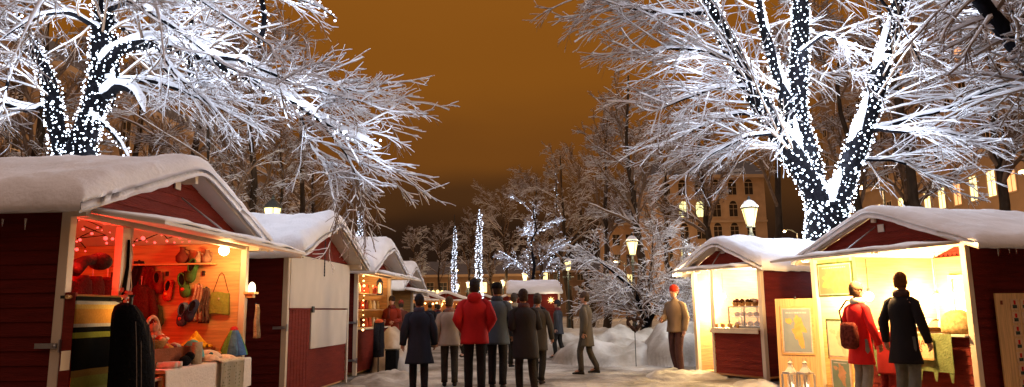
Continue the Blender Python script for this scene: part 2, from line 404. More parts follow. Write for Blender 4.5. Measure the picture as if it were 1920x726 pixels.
# ------------------------------------------------------------------ trees
def norm(a): return a / np.maximum(np.linalg.norm(a, axis=-1, keepdims=True), 1e-9)
def kids(P, R, m, t0, t1, Lr, ang, K, rr, rmin, rng, grav=0.0, wob=.12, out=None, outw=0.0, absL=None, up=0.0, curl=0.0, taper=.45):
    """m children on each of the N parent polylines; all vectorised"""
    N, Kp, _ = P.shape
    t = np.sort(rng.uniform(t0, t1, (N, m)), axis=1)
    s = t * (Kp - 1); i = np.minimum(s.astype(int), Kp - 2); f = (s - i)[..., None]
    ni = np.arange(N)[:, None]
    a, b = P[ni, i], P[ni, i + 1]
    base = a * (1 - f) + b * f; T = norm(b - a)
    rad = R[ni, i] * (1 - f[..., 0]) + R[ni, i + 1] * f[..., 0]
    rnd = rng.normal(size=(N, m, 3)); perp = norm(rnd - (rnd * T).sum(-1, keepdims=True) * T)
    an = np.radians(rng.uniform(ang[0], ang[1], (N, m)))[..., None]
    d = np.cos(an) * T + np.sin(an) * perp
    if out is not None:
        o = base - np.array(out); o[..., 2] = 0; d = d + outw * norm(o)
    d[..., 2] += up; d = norm(d)
    if absL is None:
        pl = np.linalg.norm(np.diff(P, axis=1), axis=-1).sum(1)[:, None]
        Ln = pl * Lr * (1.15 - .6 * t) * rng.uniform(.6, 1.3, (N, m))
    else: Ln = rng.uniform(absL[0], absL[1], (N, m)) * (1.15 - .5 * t)
    st = (Ln / (K - 1))[..., None]
    pts = [base]; p = base
    bend = rng.normal(size=d.shape) * curl
    for k in range(1, K):
        d = d + rng.normal(size=d.shape) * wob + bend; d[..., 2] -= grav; d = norm(d)
        p = p + d * st; pts.append(p)
    Q = np.stack(pts, 2).reshape(N * m, K, 3)
    r0 = np.maximum(np.minimum(rad * rr, rad * .9), rmin).reshape(-1, 1)
    RR = np.maximum(r0 * np.linspace(1, taper, K)[None], rmin * .6)
    return Q, RR
def tubes(P, R, sides, snow=False, sadd=.006, smul=.9, thin=1.0):
    N, K, _ = P.shape
    T = norm(np.gradient(P, axis=1))
    mt = norm(P[:, -1] - P[:, 0])
    ref = np.where(np.abs(mt[:, 2:3]) < .8, np.array([[0, 0, 1.]]), np.array([[0, 1., 0]]))[:, None, :]
    U = norm(np.cross(T, np.broadcast_to(ref, T.shape))); Wv = np.cross(U, T)
    if snow:
        hz = np.sqrt(np.maximum(0, 1 - T[..., 2] ** 2)) ** (1.5 if sides < 6 else .9)
        jit = 1 + .35 * np.sin(np.arange(K)[None] * 2.3 + np.arange(N)[:, None] * 1.7)
        if sides >= 6: sadd = sadd * np.minimum(1, R / (R.max(1, keepdims=True) * .35)) * (1 + .45 * np.sin(np.arange(K) * 1.3 + 1)[None])
        Rs = (R * smul + sadd * jit) * hz
        C = P + np.array([0, 0, 1.]) * ((R * .62 + sadd * .75) * hz)[..., None]
        P, R = C, Rs
    a = 2 * np.pi * (np.arange(sides) + .5) / sides
    V = P[:, :, None, :] + R[:, :, None, None] * (np.cos(a)[None, None, :, None] * U[:, :, None, :] + thin * np.sin(a)[None, None, :, None] * Wv[:, :, None, :])
    V = V.reshape(-1, 3)
    n = np.arange(N)[:, None, None] * K * sides; k = np.arange(K - 1)[None, :, None] * sides; s = np.arange(sides)[None, None]
    s2 = (s + 1) % sides
    A = n + k + s; B = n + k + s2
    Fc = np.stack([A, B, B + sides, A + sides], -1).reshape(-1, 4)
    return V, Fc
def mesh_np(name, parts, m, parent=None, smooth=True):
    vs, fs, o = [], [], 0
    for V, Fc in parts: vs.append(V); fs.append(Fc + o); o += len(V)
    V = np.concatenate(vs); Fc = np.concatenate(fs)
    me = bpy.data.meshes.new(name); me.vertices.add(len(V)); me.vertices.foreach_set('co', V.astype(np.float32).ravel())
    k = Fc.shape[1]; me.loops.add(Fc.size); me.loops.foreach_set('vertex_index', Fc.astype(np.int32).ravel())
    me.polygons.add(len(Fc)); me.polygons.foreach_set('loop_start', np.arange(0, Fc.size, k, dtype=np.int32))
    me.update(calc_edges=True)
    if smooth: me.polygons.foreach_set('use_smooth', np.ones(len(Fc), bool))
    me.materials.append(M[m] if isinstance(m, str) else m)
    ob = bpy.data.objects.new(name, me); COL.objects.link(ob)
    if parent: ob.parent = parent
    return ob
def resample(pts, K):
    p = np.array([tuple(q) for q in pts], float); d = np.concatenate([[0], np.cumsum(np.linalg.norm(np.diff(p, axis=0), axis=1))])
    # Catmull-like smoothing through dense linear + moving average
    t = np.linspace(0, d[-1], 8 * K); q = np.stack([np.interp(t, d, p[:, i]) for i in range(3)], 1)
    w = max(3, int(len(t) / max(3, len(p)) * .7)) | 1; pad = w // 2
    qq = np.concatenate([np.repeat(q[:1], pad, 0) + (np.arange(-pad, 0)[:, None]) * (q[1] - q[0]), q, np.repeat(q[-1:], pad, 0) + (np.arange(1, pad + 1)[:, None]) * (q[-1] - q[-2])])
    ker = np.ones(w) / w; q = np.stack([np.convolve(qq[:, i], ker, 'valid') for i in range(3)], 1)
    return q[np.linspace(0, len(q) - 1, K).astype(int)]

def limb(pix, r0, r1, K=16):
    p = resample([at(a, b, Y) for a, b, Y in pix], K)
    rad = np.linspace(r0, r1, K) * (1 + .06 * np.sin(np.arange(K) * 1.9))
    if r0 < .25: rad[-3:] *= np.array([.8, .55, .2])
    return p[None], rad[None]

def bulbs_on(polys, spacing, turns_gap, rng, br):
    """light positions in a helix round each limb"""
    out = []; wires = []
    for P, R, gap in polys:
        d = np.concatenate([[0], np.cumsum(np.linalg.norm(np.diff(P, axis=0), axis=1))]); ln = d[-1]
        s = np.arange(0, ln * 40) / 40.0; pr = np.interp(s, d, R)
        ang = np.cumsum(2 * np.pi / (gap * 40.0) * np.ones_like(s)); 
        arc = np.cumsum(np.sqrt((1 / 40.) ** 2 + (pr * 2 * np.pi / (gap * 40.)) ** 2))
        want = np.arange(0, arc[-1], spacing); si = np.interp(want, arc, s); ai = np.interp(want, arc, ang)
        c = np.stack([np.interp(si, d, P[:, k]) for k in range(3)], 1); ri = np.interp(si, d, R)
        T = norm(np.stack([np.interp(si + .02, d, P[:, k]) - np.interp(si - .02, d, P[:, k]) for k in range(3)], 1) + 1e-6)
        ref = np.array([0, 1., 0]) if abs((P[-1] - P[0])[2]) > .5 * ln else np.array([0, 0, 1.])
        U = norm(np.cross(T, ref[None])); Wv = np.cross(U, T)
        ai = ai + rng.normal(size=len(ai)) * .30
        q = c + (ri + br * 1.1 + rng.uniform(0, .04, len(ri)) ** 1)[:, None] * (np.cos(ai)[:, None] * U + np.sin(ai)[:, None] * Wv) + rng.normal(size=c.shape) * .020
        out.append(q); wires.append(q)
    return np.concatenate(out), wires

OCT = np.array([(0, 0, 1), (.894, 0, .447), (.276, .851, .447), (-.724, .526, .447), (-.724, -.526, .447), (.276, -.851, .447),
                (.724, .526, -.447), (-.276, .851, -.447), (-.894, 0, -.447), (-.276, -.851, -.447), (.724, -.526, -.447), (0, 0, -1)], float)
OCF = np.array([(0, 1, 2), (0, 2, 3), (0, 3, 4), (0, 4, 5), (0, 5, 1), (1, 6, 2), (2, 7, 3), (3, 8, 4), (4, 9, 5), (5, 10, 1), (6, 7, 2), (7, 8, 3), (8, 9, 4), (9, 10, 5), (10, 6, 1),
                (11, 7, 6), (11, 8, 7), (11, 9, 8), (11, 10, 9), (11, 6, 10)])
def bulb_geo(q, r):
    rr = np.broadcast_to(np.asarray(r, float).reshape(-1, 1, 1), (len(q), 1, 1))
    V = (q[:, None, :] + OCT[None] * rr).reshape(-1, 3)
    Fc = (OCF[None] + (np.arange(len(q)) * 12)[:, None, None]).reshape(-1, 3)
    return V, Fc
def light_string(name, label, polys, spacing, rng, br, m='led', loc=(0, 0, 0), group=None, wire=True, cat='string lights'):
    q, wires = bulbs_on(polys, spacing, .1, rng, br)
    return string_from_points(name, label, q, wires if wire else [], rng, br, m, group, cat)
def string_from_points(name, label, q, wires, rng, br, m='led', group=None, cat='string lights', single=100):
    r = thing(name, label, cat, tuple(q[np.argmin(q[:, 2])]), 0, group); base = np.array(r.location)
    if len(wires):
        b = MB()
        for w in wires:
            if len(w) > 2: b.tube([tuple(p - base) for p in w], .006, 3, cap=False)
        b.build('wire', 'cable', r)
    sz = br * rng.uniform(.45, 1.3, len(q)) ** 1.0 * np.where(rng.random(len(q)) < .12, 1.5, 1)
    # the hundred that show largest (nearest and inside the frame) are bulbs of their own
    dist = np.linalg.norm(q - np.array([0, 0, H]), axis=1); d0 = np.array([cr, cu, fwd]); qc = (q - np.array([0, 0, H])) @ d0.T
    inside = (np.abs(qc[:, 0] / qc[:, 2]) * F < 955) & (np.abs(qc[:, 1] / qc[:, 2]) * F < 360)
    order = np.argsort(-(sz / dist) * (inside + .01)); one = order[:single]; rest = order[single:]
    me = bpy.data.meshes.new('bulb'); me.from_pydata([tuple(v * br) for v in OCT], [], [tuple(f) for f in OCF.tolist()]); me.materials.append(M[m])
    for i in one:
        o = bpy.data.objects.new('bulb', me); COL.objects.link(o); o.parent = r; o.location = tuple(q[i] - base); o.scale = (sz[i] / br,) * 3
    if len(rest):
        o = mesh_np('bulbs', [bulb_geo(q[rest] - base, sz[rest])], m, r, smooth=False); o['kind'] = 'stuff'
    return r

class TreeB:
    def __init__(s): s.trunk = []; s.snowt = []; s.tw = []; s.sn = []
    def add_limb(s, P, R, sides=12, snow=.035):
        s.trunk.append(tubes(P, R, sides)); s.snowt.append(tubes(P, R, max(6, sides - 3), True, snow, .75))
    def add(s, P, R, sides=4, snow=.008, smul=.9, ssides=4):
        s.tw.append(tubes(P, R, sides)); s.sn.append(tubes(P, R, ssides, True, snow, smul))
    def build(s, name, label, base, bark='twigbark', group=None, snowmat='snow_soft', tb='bark'):
        r = thing(name, label, 'tree', tuple(base), 0, group); b = np.array(base, float)
        sh = lambda L_: [(V - b, Fc) for V, Fc in L_]
        t = mesh_np('trunk', sh(s.trunk), 'bark_brown' if name == 'bare_tree' else tb, r)
        if s.snowt: mesh_np('trunk_snow', sh(s.snowt), snowmat, t)
        c = mesh_np('crown', sh(s.tw), bark, r)
        if s.sn: mesh_np('twig_snow', sh(s.sn), snowmat, c)
        return r

LED = (.70, .82, 1.0)
def led_glow(polys, n, watt, rng, parent=None, off=.62):
    for P, R in polys:
        for k in range(n):
            i = int((k + .5) / n * (len(P) - 1)); a = rng.uniform(0, 6.28)
            p = P[i] + np.array([math.cos(a) * 1.0, math.sin(a) * .9 - .25, .35 * math.sin(a * 3)]) * (R[i] + off * rng.uniform(.8, 1.9))
            o = plight(tuple(p), LED, watt, .3, 'string_glow')

# ---- right lit tree
def tree_right():
    rng = np.random.default_rng(5); Y = 15.2; T = TreeB()
    b0 = at(1548, 430, Y); base = (b0.x, Y, 0)
    tr, trr = limb([(1545, 640, Y), (1548, 520, Y), (1549, 430, Y), (1555, 385, Y)], .50, .40, 8)
    B1 = limb([(1552, 410, Y), (1515, 335, Y - .1), (1455, 245, Y - .4), (1405, 160, Y - .7), (1368, 88, Y - .9), (1335, 25, Y - 1.0), (1310, -70, Y - 1.2), (1290, -180, Y - 1.2)], .26, .09, 20)
    B2 = limb([(1545, 400, Y + .1), (1515, 300, Y + .4), (1493, 215, Y + .5), (1498, 120, Y + .5), (1502, 30, Y + .5), (1500, -90, Y + .4), (1490, -220, Y + .4)], .25, .13, 20)
    B3 = limb([(1565, 400, Y - .1), (1590, 320, Y - .2), (1628, 220, Y - .4), (1655, 120, Y - .5), (1678, 40, Y - .6), (1698, -50, Y - .7), (1720, -200, Y - .8)], .24, .11, 20)
    B4 = limb([(1490, 290, Y), (1475, 190, Y + .1), (1448, 110, Y + .2), (1428, 40, Y + .2), (1415, -60, Y)], .15, .07, 14)
    lit = [B1, B2, B3, B4]
    T.add_limb(tr, trr, 16, .03)
    for P, R in lit: T.add_limb(P, R, 12, .05)
    # unlit long limbs
    U = [limb([(1640, 245, Y - .4), (1700, 225, Y - .6), (1780, 205, Y - 1), (1850, 170, Y - 1.4), (1930, 150, Y - 1.8)], .055, .02),
         limb([(1625, 240, Y - .4), (1690, 248, Y - .9), (1760, 246, Y - 1.4), (1840, 262, Y - 1.8)], .05, .015),
         limb([(1690, 0, Y - .6), (1760, -10, Y - 1.1), (1850, 20, Y - 1.6), (1930, 80, Y - 2)], .07, .02),
         limb([(1410, 165, Y - .7), (1340, 165, Y - 1.2), (1270, 190, Y - 1.8), (1215, 215, Y - 2.2)], .05, .015),
         limb([(1330, 22, Y - 1), (1260, 28, Y - 1.4), (1180, 15, Y - 1.9), (1110, -5, Y - 2.3)], .06, .015),
         limb([(1385, 120, Y - .8), (1320, 95, Y - 1.2), (1250, 90, Y - 1.6), (1190, 110, Y - 2.2)], .05, .015),
         limb([(1460, 250, Y - .4), (1400, 255, Y - 1.0), (1330, 290, Y - 1.5), (1270, 340, Y - 1.9)], .045, .014),
         limb([(1440, 225, Y - .4), (1390, 210, Y - .2), (1320, 235, Y + .3), (1250, 270, Y + .6)], .045, .014),
         limb([(1320, -40, Y - 1), (1250, -50, Y - 1.3), (1160, -30, Y - 1.7), (1110, -5, Y - 2.1)], .06, .015),
         limb([(1600, 300, Y - .2), (1680, 300, Y + .4), (1750, 330, Y + .9), (1800, 370, Y + 1.2)], .045, .014),
         limb([(1560, -60, Y + .4), (1620, -40, Y - .6), (1700, 60, Y - 1.5), (1740, 150, Y - 2)], .05, .014),
         limb([(1498, 100, Y + .4), (1550, 60, Y - .3), (1590, 90, Y - .9), (1600, 150, Y - 1.2)], .04, .014)]
    for P, R in U: T.add_limb(P, R, 7, .022)
    c = (base[0], base[1], 0)
    A = [kids(P, R, m, .2 if P is B1[0] else .3, 1.0, .2, (40, 80), 12, .11, .015, rng, grav=.022, wob=.05, curl=.02, out=c, outw=1.0, absL=(1.8, 4.0), up=.16, taper=.3)
         for (P, R), m in ((B1, 38), (B2, 26), (B3, 32), (B4, 14))]
    A += [kids(P, R, 16, .12, 1.0, .2, (20, 50), 10, .42, .012, rng, grav=.02, wob=.05, curl=.02, out=c, outw=.3, absL=(.8, 2.0), taper=.3) for P, R in U]
    P1 = [a for a in A]
    for P, R in P1: T.add(P, R, 5, .013, .95, 4)
    sh = []
    for j, (P, R) in enumerate(P1):
        Q = kids(P, R, 7 if j < 4 else 5, .12, .97, .46, (16, 42), 8, .55, .0065, rng, grav=.025, wob=.055, curl=.03, out=c, outw=.12, taper=.5); T.add(Q[0], Q[1], 3, .0068, .95, 3); sh.append(Q)
    for P, R in sh:
        Q = kids(P, R, 3, .15, .97, .6, (15, 42), 5, .7, .0050, rng, grav=.025, wob=.07, curl=.03, taper=.6); T.add(Q[0], Q[1], 3, .0052, .9, 3)
    for (P, R), sx in ((B1, 1), (B3, -1), (B4, 1)):
        P_, R_ = P[0], R[0]; K = len(P_); Tn = norm(np.gradient(P_, axis=0)); up_ = np.array([0, 0, 1.]) - Tn * Tn[:, 2:3]; up_ = norm(up_ + np.array([.25 * sx, -.25, 0]))
        w_ = np.clip(.50 + .28 * np.sin(np.arange(K) * 1.45) + .16 * np.sin(np.arange(K) * 2.9 + 1), .1, .8)
        T.snowt.append(tubes((P_ + up_ * (R_ * .62)[:, None])[None], (R_ * w_)[None], 8))
    T.build('park_tree', 'big forked tree with limbs wrapped in cool white lights behind the right huts', base)
    polys = [(tr[0][2:], trr[0][2:], .075)] + [(P[0], R[0], .10) for P, R in (B1, B2, B3)] + [(B4[0][0], B4[1][0], .12)]
    light_string('string_lights', 'cool white lights wound round the forked tree behind the map hut', polys, .088, rng, .0165)
    led_glow([(P[0], R[0]) for P, R in lit] + [(tr[0][3:], trr[0][3:])], 8, 62, rng)
tree_right()

# ---- left lit tree
def tree_left():
    rng = np.random.default_rng(8); Y = 13.2; T = TreeB()
    b0 = at(140, 300, Y); base = (b0.x, Y, 0)
    tr, trr = limb([(128, 700, Y), (132, 500, Y), (140, 330, Y), (150, 275, Y)], .42, .30, 8)
    A1 = limb([(145, 290, Y), (165, 235, Y), (188, 170, Y), (192, 90, Y), (196, 0, Y), (202, -100, Y), (210, -260, Y)], .23, .13, 20)
    A2 = limb([(125, 310, Y), (105, 240, Y - .2), (100, 180, Y - .4), (78, 120, Y - .6), (55, 85, Y - .8), (30, 20, Y - 1)], .17, .08, 14)
    A3 = limb([(192, 130, Y), (225, 88, Y - .4), (290, 78, Y - .9), (385, 108, Y - 1.5), (470, 148, Y - 2), (560, 195, Y - 2.6), (620, 238, Y - 3), (715, 277, Y - 3.4)], .12, .032, 22)
    A4 = limb([(198, 180, Y - .1), (225, 160, Y - .5), (250, 168, Y - .8), (266, 190, Y - 1.0), (272, 212, Y - 1.1)], .09, .06, 8)
    A5 = limb([(362, 175, Y - .6), (352, 90, Y - .7), (366, 0, Y - .8), (372, -110, Y - .9)], .05, .05, 12)
    A6 = limb([(485, 90, Y - 1.6), (497, 40, Y - 1.7), (486, -40, Y - 1.8)], .04, .05, 8)
    A7 = limb([(170, 215, Y - .2), (205, 240, Y - .4), (232, 275, Y - .6), (246, 305, Y - .7)], .045, .03, 8)
    A8 = limb([(200, -70, Y), (300, -60, Y - 1), (420, -45, Y - 2), (520, -15, Y - 2.6), (590, 5, Y - 3.0), (632, 35, Y - 3.3)], .10, .02, 18)
    A9 = limb([(215, 70, Y - .1), (222, 160, Y - .3), (205, 215, Y - .3)], .05, .03, 6)
    lit = [A1, A2, A3, A5, A6, A7, A9]
    T.add_limb(tr, trr, 16, .03)
    for P, R in (A1, A2, A3, A4, A8): T.add_limb(P, R, 12, .05)
    for P, R in (A5, A6, A7, A9): T.add_limb(P, R, 8, .02)
    U = [limb([(195, 20, Y), (250, 0, Y - 1), (340, 60, Y - 2), (430, 130, Y - 3), (520, 160, Y - 3.6)], .06, .015),
         limb([(192, 60, Y), (130, 20, Y - 1), (60, 30, Y - 2), (-20, 90, Y - 2.8)], .06, .015),
         limb([(196, 30, Y), (240, 60, Y + .8), (330, 150, Y + 1.4), (420, 250, Y + 1.8)], .055, .015),
         limb([(100, 190, Y), (50, 210, Y - .6), (0, 190, Y - 1.2), (-60, 200, Y - 2)], .06, .015),
         limb([(190, 150, Y), (290, 150, Y - .6), (390, 190, Y - 1.4), (500, 250, Y - 2)], .06, .013),
         limb([(385, 108, Y - 1.5), (450, 110, Y - 2.2), (560, 160, Y - 2.9), (650, 185, Y - 3.3), (725, 200, Y - 3.6)], .05, .009),
         limb([(470, 148, Y - 2), (560, 150, Y - 2.2), (620, 158, Y - 2.5), (690, 178, Y - 2.8)], .04, .010),
         limb([(290, 78, Y - .9), (330, 140, Y - 1.4), (390, 190, Y - 2.0), (450, 260, Y - 2.4)], .045, .012),
         limb([(210, -60, Y), (330, -30, Y - 1.6), (470, 60, Y - 3), (560, 120, Y - 3.9)], .05, .012),
         limb([(600, 225, Y - 3), (650, 290, Y - 3.0), (672, 335, Y - 3.0), (665, 362, Y - 3.0)], .022, .009),
         limb([(560, 195, Y - 2.6), (575, 260, Y - 2.7), (600, 300, Y - 2.8), (628, 322, Y - 2.9)], .022, .009),
         limb([(50, 85, Y - .8), (20, 130, Y - 1.2), (5, 200, Y - 1.6), (-20, 260, Y - 1.9)], .04, .012),
         limb([(200, -100, Y), (120, -60, Y - 1.6), (60, 30, Y - 3), (20, 120, Y - 3.9)], .05, .012),
         limb([(200, -80, Y), (260, -70, Y - 2.0), (300, 30, Y - 3.6), (310, 130, Y - 4.3)], .05, .012)]
    for P, R in U: T.add_limb(P, R, 7, .02)
    c = (base[0], base[1], 0)
    A = [kids(P, R, m, t0, 1.0, .2, (35, 75), 12, .14 if P is not A3[0] and P is not A8[0] else .3, .013, rng, grav=.035, wob=.055, curl=.02, out=c, outw=.7, absL=al, up=.08 if P is not A3[0] else .22, taper=.3)
         for (P, R), m, al, t0 in ((A1, 34, (1.6, 3.4), .3), (A2, 14, (1., 2.2), .3), (A3, 34, (.8, 1.9), .1), (A8, 14, (.8, 1.6), .1), (A4, 3, (.5, 1.2), .4))]
    A += [kids(P, R, 15, .1, 1.0, .2, (20, 50), 10, .45, .010, rng, grav=.025, wob=.055, curl=.025, out=c, outw=.35, absL=(.7, 1.8), taper=.35) for P, R in U]
    for P, R in A: T.add(P, R, 5, .012, .95, 4)
    sh = []
    for j, (P, R) in enumerate(A):
        Q = kids(P, R, 6 if j < 4 else 5, .12, .97, .46, (16, 44), 8, .55, .0058, rng, grav=.025, wob=.06, curl=.035, out=c, outw=.12, taper=.5); T.add(Q[0], Q[1], 3, .0064, .95, 3); sh.append(Q)
    for P, R in sh:
        Q = kids(P, R, 3, .15, .97, .6, (15, 44), 5, .7, .0045, rng, grav=.025, wob=.08, curl=.03, taper=.6); T.add(Q[0], Q[1], 3, .0048, .9, 3)
    for (P, R), sc_ in ((A2, .92), (A1, .75)):
        P = P[0]; R = R[0]; K = len(P)
        for o_ in ((-.10, -.10, .02), (.06, -.06, .05)):
            P2 = P + np.array(o_) * (1 + .5 * np.sin(np.arange(K) * 1.7))[:, None]; R2_ = R * sc_ * np.clip(.55 + .75 * np.sin(np.arange(K) * 1.5 + o_[0] * 9), .12, 1.15)
            if sc_ > 1: T.snowt.append(tubes(P2[None], R2_[None], 8))
    T.build('park_tree', 'big snowy tree with a light-wrapped trunk and a long limb reaching over the knitwear hut', base)
    polys = [(tr[0][3:], trr[0][3:], .075), (A1[0][0], A1[1][0], .075), (A2[0][0], A2[1][0], .065), (A3[0][0], A3[1][0], .13),
             (A5[0][0], A5[1][0], .07), (A6[0][0], A6[1][0], .10), (A7[0][0], A7[1][0], .06), (A9[0][0], A9[1][0], .06), (A8[0][0][10:], A8[1][0][10:], .12)]
    light_string('string_lights', 'cool white lights wound round the big tree above the knitwear hut', polys, .082, rng, .0145)
    led_glow([(A1[0][0], A1[1][0]), (A2[0][0], A2[1][0]), (A3[0][0], A3[1][0])], 8, 30, rng)
    led_glow([(A5[0][0], A5[1][0]), (A7[0][0], A7[1][0]), (A6[0][0], A6[1][0]), (A8[0][0][8:], A8[1][0][8:])], 4, 22, rng)
tree_left()

# ---- plain park trees
def plain_tree(seed, h, spread, lean=.11, dens=1.0, r0=.26, fine=1.0, limbs=16, t0=.28, up=.35):
    rng = np.random.default_rng(seed); T = TreeB(); K = 12
    z = np.linspace(0, h, K); x = np.cumsum(rng.normal(size=K) * .12) * lean * 8; y = np.cumsum(rng.normal(size=K) * .12) * lean * 8
    P = np.stack([x - x[0], y - y[0], z], 1)[None]; R = (r0 * (1 - .86 * (z / h) ** .9))[None]
    T.add_limb(P, R, 9, .0)
    A = kids(P, R, limbs, t0, .97, .2, (38, 62), 9, .55, .03, rng, grav=-.02, wob=.09, out=(0, 0, 0), outw=.25, absL=(spread * .75, spread * 1.25), up=up, curl=.03)
    T.add(A[0], A[1], 5, .012 * fine, .75, 4)
    B = kids(A[0], A[1], int(8 * dens), .2, .97, .42, (25, 55), 6, .55, .014 * fine, rng, grav=.0, wob=.11, out=(0, 0, 0), outw=.2, up=.12); T.add(B[0], B[1], 3, .007 * fine, .8, 3)
    C = kids(B[0], B[1], int(6 * dens), .15, .97, .48, (22, 50), 5, .6, .0095 * fine, rng, grav=.01, wob=.13, up=.06); T.add(C[0], C[1], 3, .0045 * fine, .8, 3)
    D_ = kids(C[0], C[1], int(3 * dens), .2, .97, .5, (20, 45), 3, .7, .008 * fine, rng, grav=.01, wob=.1); T.add(D_[0], D_[1], 3, .0035 * fine, .8, 3)
    return T, (A, B, C)
TA, _ = plain_tree(21, 12.5, 3.4, fine=1.35); ta = TA.build('bare_tree', 'x', (0, 0, 0), group='bare park trees behind the huts')
TB_, _ = plain_tree(33, 11.0, 3.0, fine=1.35, limbs=20, r0=.22); tb = TB_.build('bare_tree', 'x', (0, 0, 0), group='bare park trees behind the huts')
TC, _ = plain_tree(47, 12.0, 4.2, fine=1.1, limbs=18, r0=.24, t0=.22, up=.15); tcc = TC.build('bare_tree', 'x', (0, 0, 0), group='bare park trees behind the huts')
used = set()
def put(src, px, Y, sc, rz, label):
    o = src if src.name not in used else copy_tree(src)
    used.add(src.name)
    o.location = (gx(px, Y), Y, -.02); o.rotation_euler.z = rz; o.scale = (sc, sc, sc); o['label'] = label
    return o
put(ta, 1205, 30, .92, .4, 'tall dark-trunked tree beside the corner building, right of the street lamp')
put(tb, 1135, 37, 1.04, 1.3, 'bare tree behind the snowy shrub at the lit street lamp')
put(ta, 1068, 45, .88, 2.2, 'bare tree rising above the second street lamp')
put(tb, 1015, 55, 1.05, 3.4, 'bare tree behind the small blue-lit tree')
put(tcc, 962, 66, .93, .9, 'low bare tree at the far end of the right-hand row')
put(tb, 1262, 40, .98, 5.1, 'bare tree in front of the corner building with arched windows')
put(tcc, 1110, 52, 1.0, 5.9, 'broad bare tree behind the gap in the right-hand row')
put(tcc, 1782, 25, 1.15, .2, 'bare tree with dark trunk beside the lit office windows')
put(ta, 1700, 30, 1.05, 4.2, 'bare tree seen through the right fork of the lit tree')
put(tb, 1620, 27, 1.1, 2.6, 'slim bare tree directly behind the map hut')
put(tcc, 1440, 31, 1.05, 3.3, 'broad bare tree behind the kiosk lamp')
put(ta, 1350, 36, 1.0, 1.1, 'bare tree right of the corner building')
put(tb, 1895, 27, 1.25, .8, 'bare tree in front of the office block at the right edge')
put(tcc, 555, 27, .80, 2.4, 'snowy tree behind the lantern between the two left huts')
put(tb, 470, 22, .88, 4.4, 'snowy tree standing behind the closed hut')
put(tcc, 330, 24, 1.0, 5.2, 'snowy tree behind the long lit limb')
put(ta, 60, 21, .95, 3.0, 'snowy tree left of the lit trunk')
put(tb, 220, 27, 1.1, 1.9, 'snowy tree behind the lit trunk')
put(ta, -60, 26, 1.0, .9, 'snowy tree at the left edge of the view')
put(tcc, 610, 40, .72, 1.0, 'low tree behind the third left hut')
put(tb, 772, 82, .95, 2.0, 'far bare tree behind the statue')
put(tcc, 870, 88, 1.0, 4.0, 'far bare tree between the two light-wrapped poles')
put(tb, 525, 23, .62, 5.5, 'low snowy tree right above the closed hut roof')
put(ta, 590, 29, .62, 2.5, 'slim snowy tree left of the dark gap in the sky')
put(tcc, 415, 19, .62, .5, 'low snowy tree behind the gable of the knitwear hut')
put(tcc, 820, 95, .95, 5.0, 'far bare tree above the row of lamps')
put(ta, 925, 84, .85, 1.2, 'far bare tree right of the tallest light-wrapped pole')

# overhead limb of a big tree at the upper right corner
def corner_tree():
    rng = np.random.default_rng(3); T = TreeB(); Y = 12.5
    tr = limb([(2080, 720, Y), (2070, 500, Y), (2050, 300, Y), (2020, 200, Y)], .36, .26, 8)
    A1 = limb([(2030, 230, Y), (1950, 150, Y - .3), (1885, 60, Y - .6), (1830, -10, Y - .9), (1770, -60, Y - 1.2)], .20, .10, 14)
    A2 = limb([(2040, 260, Y), (1980, 160, Y + .3), (1925, 90, Y + .4), (1900, 0, Y + .5), (1880, -100, Y + .6)], .16, .1, 12)
    T.add_limb(*tr, 12, .02)
    for a in (A1, A2): T.add_limb(*a, 10, .06)
    c = (gx(2070, Y), Y, 0); A = []
    for (P, R), m in ((A1, 26), (A2, 16)): A.append(kids(P, R, m, .2, 1, .2, (40, 80), 8, .3, .014, rng, grav=.08, wob=.09, out=c, outw=.5, absL=(1.0, 2.6)))
    for P, R in A:
        T.add(P, R, 5, .014, .95, 4); Q = kids(P, R, 6, .12, .95, .42, (22, 50), 6, .62, .008, rng, grav=.05, wob=.09); T.add(Q[0], Q[1], 3, .010, 1, 3)
        Q = kids(Q[0], Q[1], 4, .15, .95, .5, (20, 50), 4, .7, .006, rng, grav=.03, wob=.1); T.add(Q[0], Q[1], 3, .007, 1, 3)
    T.build('park_tree', 'thick snow-laden unlit limbs of a tree in the top right corner', c)
corner_tree()

# snowy small tree by the lamp
def shrub_tree():
    rng = np.random.default_rng(12); T = TreeB(); Y = 22.0; base = (gx(1214, Y), Y, 0)
    st = [limb([(1212, 640, Y), (1206, 590, Y), (1190, 545, Y), (1150, 510, Y - .4), (1110, 480, Y - .6)], .09, .03, 10), limb([(1212, 620, Y), (1212, 560, Y), (1222, 500, Y), (1225, 440, Y)], .08, .03, 10),
          limb([(1214, 610, Y), (1240, 560, Y), (1270, 520, Y + .3), (1290, 490, Y + .4)], .07, .03, 10), limb([(1210, 590, Y), (1170, 560, Y + .5), (1130, 540, Y + .8)], .06, .02, 8), limb([(1212, 600, Y), (1240, 575, Y - .6), (1290, 560, Y - 1)], .06, .02, 8)]
    for P, R in st: T.add_limb(P, R, 7, .015)
    for P, R in st:
        A = kids(P, R, 26, .12, 1, .2, (30, 75), 9, .4, .012, rng, grav=.03, wob=.1, out=base, outw=.35, absL=(.7, 1.9), up=.2); T.add(A[0], A[1], 4, .012, .9, 4)
        Q = kids(A[0], A[1], 10, .1, .97, .45, (25, 55), 6, .6, .008, rng, grav=.02, wob=.12); T.add(Q[0], Q[1], 3, .008, .9, 3)
        Q = kids(Q[0], Q[1], 4, .15, .97, .5, (20, 50), 4, .7, .006, rng, grav=.02, wob=.1); T.add(Q[0], Q[1], 3, .006, .9, 3)
    T.build('snowy_shrub', 'small snow-covered tree with crooked stems behind the snowbank lamp', base)
shrub_tree()

